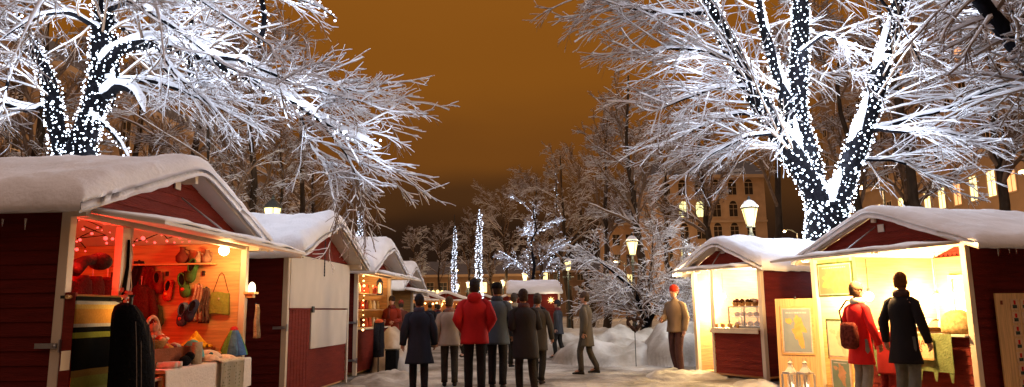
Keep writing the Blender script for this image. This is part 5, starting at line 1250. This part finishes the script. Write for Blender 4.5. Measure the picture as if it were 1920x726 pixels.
# white slippers, dark pompom and sack at the front
r = th('slipper_pair', 'pair of pale grey slippers at the left front of the table', 'slippers', L1, (1.50, -.06, tz)); 
for k in (0, 1): b = MB(); b.rings([ell(.0 + k * .10, 0, z, rx, .12, 14) for z, rx in ((0, .04), (.025, .045), (.05, .035), (.062, .012))]); b.build('slipper', cm('felt_pale', (.55, .5, .45)), r, smooth=True)
r = th('fur_mitten', 'black furry mitten pile beside the pale slippers', 'mittens', L1, (1.86, -.07, tz)); b = MB(); b.ball((0, 0, .05), (.10, .05, .055), 12, 7); b.ball((.07, -.01, .09), (.06, .05, .05), 10, 6); b.build('fur_body', cm('black_fur', (.01, .01, .013)), r, smooth=True)
r = th('linen_sack', 'upright little beige linen sack at the front of the crate', 'sack', L1, (2.10, -.07, tz)); b = MB(); b.rings([ell(0, 0, z, rx, .04, 14, .05) for z, rx in ((0, .085), (.1, .09), (.2, .08), (.23, .085))]); b.build('sack_cloth', cm('linen_beige', (.36, .27, .18)), r, smooth=True)
r = th('patterned_towel', 'pale towel with rows of tiny leaves hanging over the tablecloth', 'towel', L1, (2.40, ty0 - .045, tz)); 
m, n, bs = _new('leaf_linen'); k = n.links.new; t = n.nodes.new('ShaderNodeTexCoord'); vo = n.nodes.new('ShaderNodeTexVoronoi'); vo.inputs['Scale'].default_value = 26; vo.inputs['Randomness'].default_value = .35; k(t.outputs['Object'], vo.inputs['Vector']); rp = n.nodes.new('ShaderNodeValToRGB'); rp.color_ramp.elements[0].position = .22; rp.color_ramp.elements[0].color = (.18, .20, .11, 1); rp.color_ramp.elements[1].position = .34; rp.color_ramp.elements[1].color = (.52, .46, .34, 1); k(vo.outputs['Distance'], rp.inputs[0]); k(rp.outputs[0], bs.inputs['Base Color']); bs.inputs['Roughness'].default_value = .9
b = MB(); b.grid(lambda u, v: (u * .58, (-.012 - .012 * math.sin(u * 13)) if v > .2 else (.2 - v) * 1.0, (-.62 * (v - .2) / .8 if v > .2 else .012)), 26, 24, (0, .0, .008)); b.build('towel_cloth', m, r, smooth=True)
knit_pile(L1, 2.62, .05, tz, .14, .07, 16, ((.30, .08, .03), (.03, .12, .16), (.5, .2, .05), (.05, .03, .03)), 'row of small brown and teal felt purses between the cream caps', 12, .038)
knit_pile(L1, 3.02, .10, tz, .12, .10, 14, ((.28, .06, .03), (.5, .22, .06)), 'brown and orange felt balls beside the tall striped hat', 17, .035)
# items under red light behind window post: dark coats
for k, (a, c, lb) in enumerate(((238, (.012, .01, .012), 'black coat hanging right of the window post'), (268, (.07, .012, .012), 'dark maroon coat hanging in the red-lit corner'))):
    p = far1(a, 520, .12); r = th('hanging_coat', lb, 'coat', L1, (p.x - .02, p.y, 1.60), 'left_far', 'dark coats by the window post'); b = MB(); b.rings([ell(0, 0, z, rx, .08, 16, .06, k) for z, rx in ((-.8, .17), (-.4, .16), (-.12, .16), (-.02, .12), (.03, .04))]); b.tube([(-.12, 0, -.04), (-.19, 0, -.3), (-.19, -.03, -.6)], [.05, .05, .045], 8); b.tube([(.12, 0, -.04), (.19, 0, -.3), (.19, -.03, -.6)], [.05, .05, .045], 8); b.build('coat_cloth', cm('dkc_%d' % k, c, bump=.8), r, smooth=True)
    b = MB(); b.tube([(0, 0, .03), (0, 0, .14)], .005, 5); b.build('hanger_hook', 'steel', r)

# ---- third left hut
MB().box((.3, .05, 1.3), (2.5, .35, 1.32)).build('shelf', 'pine', L3.r); MB().box((.3, .05, 1.65), (2.5, .35, 1.67)).build('shelf', 'pine', L3.r)
rr = random.Random(6)
for j, z in enumerate((.935, 1.325, 1.675)):
    for k in range(7):
        c = rr.choice(((.6, .10, .04), (.7, .55, .35), (.15, .03, .02), (.5, .3, .1))); r = th('candle_jar', ('small goods jar', 'red and cream jar', 'pale jar')[j] + ' on the %s shelf of the lit shelves hut' % ('counter', 'middle', 'top')[j], 'jar', L3, (.35 + k * .32, .16, z), 'back', 'jars on the shelves of the third left hut')
        b = MB(); b.lathe([(.05, 0), (.06, .03), (.055, .14), (.035, .17), (.035, .20)], seg=10); b.build('jar_body', cm('jar_%.2f' % c[0], c), r, smooth=True)
plight(hp(L3, .8, -.05, 1.85), (1, .55, .22), 26, .06); plight(hp(L3, 1.9, .2, 1.9), (1, .55, .22), 26, .06)
q = np.array([tuple(hp(L3, .12 + .04 * math.sin(k), -.12, .9 + k * .1)) for k in range(12)]); string_from_points('string_lights', 'short upright string of orange bulbs at the front post of the lit shelves hut', q, [q], np.random.default_rng(5), .022, 'orangebulb')
p = hit(L3, 712, 537, y=-.75); r = th('lantern', 'black hanging lantern with a candle under the flap of the third left hut', 'lantern', L3, (p.x, p.y, p.z)); b = MB()
b.lathe([(.06, -.16), (.06, -.14)], seg=6); b.lathe([(.065, .08), (.03, .13), (.012, .15)], seg=6)
for k in range(6): b.tube([(.055 * math.cos(k * PI / 3), .055 * math.sin(k * PI / 3), -.15), (.055 * math.cos(k * PI / 3), .055 * math.sin(k * PI / 3), .09)], .006, 4)
b.tube([(0, 0, .15), (0, 0, .15 + .10)], .004, 4); b.build('lantern_frame', 'iron', r); b = MB(); b.lathe([(.03, -.13), (.03, .02), (.012, .05), (.003, .07)], seg=10); b.build('candle', emit('candle_flame', (1, .6, .22), 3.0, False), r, smooth=True)
r = th('display_coat', 'black coat with an orange scarf on a stand outside the lit shelves hut', 'coat', L3, (.25, -.42, 0)); b = MB(); b.rings([ell(0, 0, z, rx, .10, 16, .06) for z, rx in ((.35, .16), (.7, .17), (.95, .16), (1.03, .10), (1.06, .05))]); b.tube([(.12, 0, 1.0), (.24, 0, .75), (.25, -.02, .5)], [.05, .05, .045], 8); b.tube([(-.12, 0, 1.0), (-.22, 0, .75), (-.23, -.02, .5)], [.05, .05, .045], 8); b.build('coat_cloth', cm('coat_black', (.014, .014, .018), bump=.8), r, smooth=True)
b = MB(); b.lathe([(.14, 0), (.14, .02), (.015, .04), (.015, 1.08)], seg=10); b.build('stand', 'iron', r); b = MB(); b.ball((0, 0, 1.06), (.10, .09, .06), 12, 6); b.build('scarf', cm('scarf_or', (.65, .12, .04)), r, smooth=True)
b = MB(); b.box((-.14, -.12, 0), (.14, .12, .46)); r = th('black_bin', 'black box bin on the snow next to the display coat', 'bin', L3, (.62, -.62, .0)); b.build('bin_body', cm('bin_black', (.01, .011, .013)), r, bevel=.02); MB().box((-.15, -.13, .463), (.15, .13, .49)).build('bin_lid', 'iron', r, bevel=.01)

# heart wreath on a stake before the snowbank
hc_ = at(1190, 607, 16.6); r = thing('heart_wreath', 'small dark heart-shaped wreath on a thin stake before the snowbank under the lamp', 'wreath', (hc_.x, 16.6, 0)); b = MB(); pts_ = []
for k in range(25):
    t_ = 2 * PI * k / 24; pts_.append((.16 * math.sin(t_) ** 3, 0, hc_.z + .01 * (13 * math.cos(t_) - 5 * math.cos(2 * t_) - 2 * math.cos(3 * t_) - math.cos(4 * t_))))
b.tube(pts_, [.04 + .012 * math.sin(k * 2.3) for k in range(25)], 8); b.build('twig_heart', cm('wreath_twig', (.035, .018, .012), sc=40, bump=1.0), r)
b = MB(); b.tube([(0, .02, -.05), (0, .02, hc_.z + .1)], .009, 6); b.build('stake', 'iron', r)
# ---- middle hut
p = hit(C1, 1033, 563, x=C1.W + .06); r = thing('star_lamp', 'small bright star lamp on the dark wall of the middle hut', 'lamp', hp(C1, p.x, p.y, p.z), 0); b = MB(); b.ball((0, 0, 0), .07, 10, 7); b.build('bulb', 'lampglass', r)
b = MB()
for k in range(8): b.tube([(.06 * math.cos(k * PI / 4), -.0, .06 * math.sin(k * PI / 4)), (.15 * math.cos(k * PI / 4), 0, .15 * math.sin(k * PI / 4))], [.016, .003], 5)
b.build('star_points', 'lampglass', r); plight(hp(C1, p.x + .3, p.y, p.z), (1, .8, .5), 8, .05)
plight(hp(C1, 1.6, .5, 1.8), (1, .45, .15), 60, .1); plight(hp(C1, 2.2, -.25, 1.7), (1, .40, .12), 30, .1)
q = np.array([tuple(hp(C1, 2.1 - k * .12, -.1, 1.85 - .25 * abs(math.sin(k * 1.3)))) for k in range(12)]); string_from_points('string_lights', 'orange bulbs hung in the opening of the middle hut', q, [q], np.random.default_rng(8), .05, 'orangebulb')

# ---- pastry kiosk
q3 = hit(R1, 1356, 556, x=.30); plight(hp(R1, q3.x - .12, q3.y, q3.z), (1, .74, .34), 110, .09); plight(hp(R1, q3.x + .14, q3.y - .1, q3.z), (1, .72, .30), 150, .09); plight(hp(R1, .25, .3, 1.2), (1, .74, .32), 60, .1); plight(hp(R1, .5, -.35, 1.85), (1, .66, .30), 30, .08)
r = th('hanging_bulb', 'bright bare bulb inside the pastry kiosk', 'lamp', R1, q3); b = MB(); b.ball((0, 0, 0), .055, 12, 8); b.build('bulb', 'warm', r, smooth=True); b = MB(); b.lathe([(.022, .055), (.02, .10)], seg=8); b.tube([(0, 0, .1), (0, 0, .45)], .005, 5); b.build('socket', 'iron', r)
pc = hit(R1, 1374, 612, y=.12); cx = pc.x
r = th('display_case', 'glass pastry case standing on the kiosk counter', 'display case', R1, (cx, .02, .893)); cw = 1.66 - cx; b = MB()
b.box((0, 0, 0), (cw, .34, .03)).box((0, 0, .37), (cw, .34, .39))
for x in (0, cw / 2 - .01, cw - .02):
    for y in (0, .32): b.box((x, y, .031), (x + .02, y + .02, .369))
b.build('case_frame', 'steel', r); MB().box((.02, .02, .19), (cw - .02, .32, .20)).build('case_shelf', 'plywood', r); MB().box((.021, .004, .032), (cw - .021, .009, .368)).build('glass_front', 'glass', r)
rr = random.Random(8)
for j in range(2):
    for k in range(5):
        c = rr.choice(((.45, .17, .05), (.6, .32, .12), (.25, .07, .03))); r = th('pastry', ('round bun in the lower part', 'iced bun on the shelf')[j] + ' of the glass pastry case', 'pastry', R1, (cx + .09 + k * (cw - .18) / 4, .17, .926 + j * .172), 'back', 'buns in the pastry case')
        b = MB(); b.ball((0, 0, .04), (.055, .06, .042), 12, 7); b.build('bun', cm('bun_%.2f' % c[0], c, sc=20), r, smooth=True); b = MB(); b.ball((0, 0, .068), (.03, .035, .018), 10, 5); b.build('icing', cm('icing', (.75, .6, .45)), r, smooth=True)
for k in range(5):
    c = ((.05, .015, .01), (.06, .02, .012), (.05, .02, .01), (.5, .42, .36), (.35, .02, .02))[k]; r = th('berry_basket', ('dark berry basket at the left end', 'dark berry basket second from the left', 'dark berry basket in the middle', 'pale gift basket with a bow', 'red berry basket at the right end')[k] + ' on top of the pastry case', 'basket', R1, (cx + .08 + k * (cw - .16) / 4, .15, 1.286))
    b = MB(); b.lathe([(.05, 0), (.065, .07)], seg=12); b.build('basket_body', cm('wicker', (.35, .18, .07)), r); b = MB(); q = random.Random(k)
    for i in range(14): b.ball((q.uniform(-.05, .05), q.uniform(-.05, .05), .07 + .05 * q.random()), .022, 7, 5)
    b.build('berries', cm('berry_%d' % k, c), r, smooth=True)
for k in range(7):
    r = th('tea_glass', 'tea light glass in a row at the left of the kiosk counter', 'glass', R1, (.56 + k * .09, .0 + .05 * (k % 2), .893), 'back', 'row of tea light glasses on the kiosk counter')
    b = MB(); b.lathe([(.022, 0), (.03, .03), (.028, .075)], seg=10); b.build('glass_body', cm('amber_glass', (.5, .28, .12)), r, smooth=True); b = MB(); b.ball((0, 0, .045), (.016, .016, .02), 8, 5); b.build('flame', 'orangebulb', r)
MB().box((.5, -.125, .80), (1.70, -.104, .858)).build('counter_edge', 'trim', R1.r)
r = th('porch_lamp', 'small round lamp under the left eave of the pastry kiosk', 'lamp', R1, (-.12, -.25, 1.93)); b = MB(); b.ball((0, 0, 0), .05, 10, 7); b.build('bulb', 'lampglass', r, smooth=True); b = MB(); b.tube([(0, 0, .05), (0, 0, .09)], .02, 8); b.build('socket', 'iron', r); plight(hp(R1, -.15, -.35, 1.85), (1, .75, .4), 14, .05)

# ---- map boards
def mapboard(bw, bh, lb, loc, rz, tilt, poster, frame='pine_v', shift=0.0, pz=None):
    r = thing('display_board', lb, 'board', loc, rz); r.rotation_euler.x = tilt
    b = MB()
    n = 8
    for k in range(n): b.box((-bw / 2 + bw * k / n + .001, 0, 0), (-bw / 2 + bw * (k + 1) / n - .001, .022, bh))
    b.build('upright_boards', frame, r)
    return r
def poster_map(parent, x, z, w, h, sea, land, seed, frame=True, y=-.004, title=True, mname='m'):
    b = MB()
    if frame: b.box((x - w / 2 - .05, y - .012, z - h / 2 - .05), (x + w / 2 + .05, y - .002, z + h / 2 + .05)); f = b.build('poster_frame', 'pine' if frame is True else frame, parent, bevel=.004)
    MB().box((x - w / 2 - .02, y - .016, z - h / 2 - .02), (x + w / 2 + .02, y - .0125, z + h / 2 + .02)).build('poster_margin', cm('paper_pink', (.62, .45, .36)), parent)
    m, n, bs = _new('chart_' + mname); k = n.links.new; t = n.nodes.new('ShaderNodeTexCoord'); q = n.nodes.new('ShaderNodeTexNoise'); q.inputs['Scale'].default_value = 5.5 / w * .45; q.inputs['Detail'].default_value = 6
    mp_ = n.nodes.new('ShaderNodeMapping'); mp_.inputs['Location'].default_value = (seed * 1.37, 0, seed * .71); k(t.outputs['Object'], mp_.inputs[0]); k(mp_.outputs[0], q.inputs['Vector'])
    rp = n.nodes.new('ShaderNodeValToRGB'); e = rp.color_ramp.elements; e[0].position = .47; e[0].color = (*sea, 1); e[1].position = .75; e[1].color = (land[0] * .75, land[1] * .6, land[2] * .5, 1); x_ = e.new(.485); x_.color = (*land, 1); x2 = e.new(.58); x2.color = (land[0] * 1.1, land[1] * .85, land[2] * .7, 1)
    rp.color_ramp.elements.remove(x2); rp.color_ramp.elements.remove(x_); e[0].position = .3; e[1].position = .7; e[1].color = (sea[0] * 1.3, sea[1] * 1.25, sea[2] * 1.15, 1)
    k(q.outputs['Fac'], rp.inputs[0]); k(rp.outputs[0], bs.inputs['Base Color']); bs.inputs['Roughness'].default_value = .4
    MB().box((x - w / 2, y - .020, z - h / 2), (x + w / 2, y - .0165, z + h / 2)).build('map_print', m, parent)
    lm = mat('land_' + mname, tuple(c * .8 for c in land), .45, .1, 14, col2=(land[0] * 1.15, land[1] * 1.05, land[2] * 1.2), detail=6)
    bb = MB(); big = mname in ('country',)
    for bi, (cx_, cz_, ra, rb, tl) in enumerate(((.10, .12, .27, .17, .9), (.12, -.22, .20, .12, 1.25), (-.28, .22, .13, .07, .2), (.0, -.04, .20, .12, 1.0)) if not big else ((0.04, -.03, .46, .40, .1),)):
        n0 = len(bb.v); N_ = 46
        for q_ in range(N_):
            t_ = 2 * math.pi * q_ / N_; rr_ = 1 + .55 * nz3(math.cos(t_) * 1.6 + seed + bi * 3, math.sin(t_) * 1.6, seed) + .18 * nz3(math.cos(t_) * 6, math.sin(t_) * 6, seed + bi)
            ex, ez = ra * rr_ * math.cos(t_), rb * rr_ * math.sin(t_); ux, uz = ex * math.cos(tl) + ez * math.sin(tl), -ex * math.sin(tl) + ez * math.cos(tl)
            X_ = max(-.49, min(.49, cx_ + ux)) * w; Z_ = max(-.47, min(.40, cz_ + uz)) * h
            bb.v.append((x + X_, y - .0205 - bi * .0004, z + Z_))
        bb.f.append(tuple(n0 + q_ for q_ in range(N_)))
    bb.build('land_print', lm, parent)
    if title:
        b = MB(); rr = random.Random(seed)
        for k_ in range(13): xx = x - w * .38 + k_ * w * .06; b.box((xx, y - .022, z + h * .40), (xx + w * .038, y - .0205, z + h * .40 + h * .035))
        b.build('title_strip', cm('title_ink', (.55, .5, .5)), parent)
bl = at(1451, 565, 11.7); br_ = at(1530, 562, 11.3); w_ = (br_ - bl).length
mb = mapboard(.72, 1.42, 'upright pine board with a coastal map between the kiosk and the map hut', ((bl.x + br_.x) / 2, 11.5, -.03), -.62, -.035, None)
mb.rotation_euler.z = math.atan2(br_.y - bl.y, br_.x - bl.x)
poster_map(mb, .0, .92, .46, .66, (.20, .24, .27), (.55, .36, .10), 3, mname='coast')
MB().ball((0, -.01, 1.435), .02, 8, 5).build('peg', 'iron', mb)
mb.scale = (w_ / .72, 1, 1)
def white_lantern(x, y, lb):
    r = thing('white_lantern', lb, 'lantern', (x, y, ground_z(x, y)), .3, 'pair of white floor lanterns'); b = MB(); a = .085
    b.box((-a, -a, 0), (a, a, .03)).box((-a, -a, .30), (a, a, .33))
    for sx in (-1, 1):
        for sy in (-1, 1): b.box((sx * a - .012, sy * a - .012, .031), (sx * a + .012, sy * a + .012, .299))
    b.build('lantern_frame', 'plywood', r, bevel=.003); b = MB(); b.lathe([(.11, .331), (.05, .40), (.035, .44), (.05, .46), (.01, .49)], seg=4); b.build('lantern_roof', 'plywood', r)
    b = MB(); b.tube([(.03 * math.cos(t), 0, .50 + .03 * math.sin(t)) for t in np.linspace(0, 2 * PI, 12)], .005, 5); b.build('ring', 'steel', r); b = MB(); b.lathe([(.035, .031), (.035, .15), (.01, .16), (.004, .19)], seg=10); b.build('candle', emit('lantern_candle', (1, .8, .5), 2.0, False), r, smooth=True)
    MB().box((-.07, -.003, .035), (.07, .0, .295)).build('pane', 'glass', r)
white_lantern(gx(1474, 10.9), 10.9, 'white floor lantern on the left, under the coastal map'); white_lantern(gx(1501, 10.7), 10.7, 'white floor lantern on the right, under the coastal map')
# ---- map hut
q1 = hit(R2, 1757, 560, y=R2.D - .42); q2 = hit(R2, 1629, 556, x=.34)
plight(hp(R2, q1.x - .03, q1.y + .12, q1.z), (1, .74, .34), 150, .09); plight(hp(R2, q1.x, q1.y - .16, q1.z), (1, .72, .30), 150, .09); plight(hp(R2, q2.x - .12, q2.y, q2.z), (1, .74, .34), 90, .09); plight(hp(R2, q2.x + .14, q2.y - .1, q2.z), (1, .72, .30), 110, .09); plight(hp(R2, 2.0, -.75, 1.86), (1, .58, .22), 400, .1); plight(hp(R2, .7, -.75, 1.86), (1, .62, .26), 160, .1)
def floodbulb(x, y, z, lb):
    r = th('hanging_bulb', lb, 'lamp', R2, (x, y, z)); b = MB(); b.ball((0, 0, 0), .075, 12, 8); b.build('bulb', 'warm', r, smooth=True); b = MB(); b.lathe([(.03, .075), (.025, .13)], seg=8); b.tube([(0, 0, .13), (0, 0, 2.0 - z)], .006, 5); b.build('socket', 'iron', r)
floodbulb(q1.x, q1.y, q1.z, 'blinding bulb over the counter at the right of the map hut'); floodbulb(q2.x, q2.y, q2.z, 'blinding bulb behind the two customers of the map hut')
pa = hit(R2, 1532, 497, y=-.06); pb = hit(R2, 1604, 553, y=-.06)
r = th('framed_map', 'green-framed orange map under the left end of the flap', 'framed map', R2, ((pa.x + pb.x) / 2, -.06, (pa.z + pb.z) / 2)); poster_map(r, 0, 0, pb.x - pa.x - .1, pa.z - pb.z - .06, (.50, .20, .10), (.66, .36, .10), 8, frame=cm('frame_green', (.06, .10, .03)), mname='country', title=True)
MB().box((-.05, 0, -.04), (.05, .05, .3)).build('hanger', 'pine', r)
pa = hit(R2, 1552, 627, y=-.10); r = th('framed_map', 'pale town map in a thin frame below the doorway of the map hut', 'framed map', R2, (pa.x + .27, -.10, 1.02 - .25)); poster_map(r, 0, 0, .46, .50, (.62, .56, .35), (.66, .55, .28), 12, frame=cm('frame_green', (.06, .10, .03)), mname='town')
r = th('framed_map', 'small dark map leaning at the foot of the map hut doorway', 'framed map', R2, (pa.x + .30, -.16, .26)); poster_map(r, 0, 0, .34, .40, (.12, .16, .12), (.42, .22, .10), 15, frame=True, mname='small')
# green cloth with tabs, sign, counter goods
pa = hit(R2, 1636, 627, y=-.13); pb = hit(R2, 1783, 627, y=-.13)
r = th('green_cloth', 'sage green cloth with tabbed hem hanging from the map hut counter', 'cloth', R2, (pa.x, -.125, .895)); w = pb.x - pa.x; b = MB()
def gc(u, v):
    x = u * w; d = v * .48; return (x, -.008 * math.sin(x * 16) * (.3 + v) + .0, -d)
b.grid(gc, 40, 8, (0, -.006, 0))
for k in range(6):
    x0_ = .02 + k * (w - .10) / 5; b.v, b.f = b.v, b.f
    b.hexa([(x0_ + .02, -.006, -.60), (x0_ + .045, -.006, -.60), (x0_ + .045, 0, -.60), (x0_ + .02, 0, -.60), (x0_, -.006, -.478), (x0_ + .07, -.006, -.478), (x0_ + .07, 0, -.478), (x0_, 0, -.478)])
b.build('cloth_sheet', cm('sage', (.17, .21, .085), sc=8), r, smooth=False)
pa = hit(R2, 1697, 630, y=-.15); pb = hit(R2, 1753, 672, y=-.15)
r = th('counter_sign', 'cream sign with faint red lettering on the green cloth', 'sign', R2, (pa.x - .06, -.152, pb.z)); w2 = pb.x - pa.x + .06; h2 = pa.z - pb.z
MB().box((0, -.012, 0), (w2, 0, h2)).build('sign_board', cm('sign_cream', (.68, .50, .28), var=.04), r); MB().box((-.01, -.03, -.025), (w2 + .01, .0, -.001)).build('sign_ledge', 'pine', r)
ink = cm('sign_ink', (.42, .05, .03))
for k, s_ in enumerate(('NUSIA', 'MILS')):
    t = text_obj(s_, .105, ink, 'lettering', .001); t.parent = r; t.location = (w2 * .46, -.0135, h2 * (.68 - .30 * k)); t.rotation_euler = (PI / 2, 0, 0)
p = hit(R2, 1732, 612, y=.08); r = th('paper_stack', 'bright stack of white papers on a dark tray on the counter', 'papers', R2, (p.x, .08, .893)); MB().box((-.17, -.13, 0), (.17, .13, .018)).build('white_base', 'plywood', r); MB().box((-.16, -.12, .0185), (.16, .12, .075)).build('dark_tray', cm('tray', (.12, .06, .03)), r)
b = MB(); b.grid(lambda u, v: ((u - .5) * .36 * (1 - .25 * v), -.13 + .26 * v, .076 + .10 * math.sin(v * 2.2) + .0), 8, 8, (0, 0, .012)); b.build('sheets', cm('paper_white', (.78, .74, .66), var=.03), r, smooth=True)
p = hit(R2, 1795, 612, y=.10); r = th('cloth_sack', 'mottled beige sack slumped at the right end of the counter', 'sack', R2, (p.x, .12, .893)); b = MB(); b.rings([ell(0, 0, z, rx, ry, 18, .04) for z, rx, ry in ((0, .22, .12), (.08, .25, .14), (.18, .23, .13), (.26, .17, .10), (.30, .06, .05))]); b.build('sack_cloth', cm('sack_mottle', (.46, .33, .14), var=.35, sc=26), r, smooth=True)
p = hit(R2, 1696, 580, y=.25); r = th('picture_board', 'pale cardboard picture standing on the counter right of the black coat', 'picture', R2, (p.x, .25, .893)); MB().box((-.16, 0, 0), (.13, .015, .40)).build('cardboard', cm('cardb', (.60, .38, .16)), r); MB().box((-.13, -.004, .05), (.10, -.001, .34)).build('print', cm('print_pale', (.66, .46, .28), var=.25), r)
p = hit(R2, 1630, 605, y=.05); knit_pile(R2, p.x, .05, .895, .16, .10, 22, ((.55, .03, .03), (.5, .02, .05), (.6, .3, .2)), 'heap of red patterned mittens on the counter between the customers', 31, .05)
r = th('window_frame', 'glowing white window frame at the back right of the map hut', 'window', R2, (hit(R2, 1800, 555, y=R2.D - .10).x, R2.D - .06, 1.42)); b = MB(); b.box((-.22, 0, -.30), (.22, .03, -.25)).box((-.22, 0, .27), (.22, .03, .32)).box((-.22, .0, -.249), (-.17, .03, .269)).box((.13, .0, -.249), (.22, .03, .269)).box((-.17, .005, .0), (.13, .025, .03)); b.build('sash', cm('white_gloss', (.8, .78, .72), var=.02), r)
r = th('hanging_garland', 'row of tiny dark ornaments strung under the roof of the map hut', 'garland', R2, (hit(R2, 1785, 478, y=.35).x, .35, hit(R2, 1785, 478, y=.35).z)); b = MB(); rr = random.Random(2)
b.tube([(-.3, 0, .06), (0, 0, .04), (.3, 0, .06)], .003, 4)
for k in range(9): x = -.27 + k * .068; b.tube([(x, 0, .055), (x, 0, .0)], .002, 4); b.tube([(x - .015, 0, -.02), (x, 0, .012), (x + .015, 0, -.02)], .006, 4)
b.build('ornaments', 'cable', r)
for h_, xs, yy, zz in ((R2, (2.0, .7), -.75, 1.93), (R1, (.5,), -.35, 1.93)):
    for x_ in xs:
        r = th('awning_lamp', {2.0: 'round lamp under the flap of the map hut, near end', .7: 'round lamp under the flap of the map hut, by the framed map', .5: 'round lamp under the flap of the pastry kiosk'}[x_], 'lamp', h_, (x_, yy, zz)); b = MB(); b.lathe([(.05, -.02), (.055, .0)], seg=12); b.build('lamp_disc', 'lampglass', r); b = MB(); b.lathe([(.06, .001), (.05, .02)], seg=12); b.build('lamp_base', 'trim', r)
# postcard board against the near side wall
pl = hit(R2, 1868, 550, x=R2.W + .12); pr = hit(R2, 1925, 548, x=R2.W + .12); w = max(.4, pr.y - pl.y)
r = th('display_board', 'pine board with a column of red and dark picture cards at the right edge', 'board', R2, (R2.W + .10, pl.y, .0), 'right_far'); r.rotation_euler.x = 0
b = MB(); bw = .62
for k in range(5): b.box((bw * k / 5 + .001, 0, .02), (bw * (k + 1) / 5 - .001, .02, pl.z)); 
b.build('upright_boards', 'pine_v', r)
cell = (pl.z - .10) / 8
for col_ in range(2):
    for k in range(8):
        z = pl.z - .06 - (k + 1) * cell; x = .235 + col_ * .17
        c = MB().box((x, -.008, z + .012), (x + .13, -.002, z + cell - .012)).build('picture_card', cm('card_cream', (.60, .42, .26), var=.1), r)
        MB().box((x + .05, -.011, z + cell * .50), (x + .085, -.0085, z + cell * .82)).build('red_print', cm('print_red', (.5, .03, .03)), c)
        MB().box((x + .03, -.011, z + .035), (x + .10, -.0085, z + cell * .47)).build('dark_print', cm('print_dark', (.04, .06, .05), var=.6, sc=60), c)
MB().box((.07, -.004, pl.z - .14), (.11, -.001, pl.z - .09)).build('paper_label', cm('label_ink', (.2, .06, .04)), r)
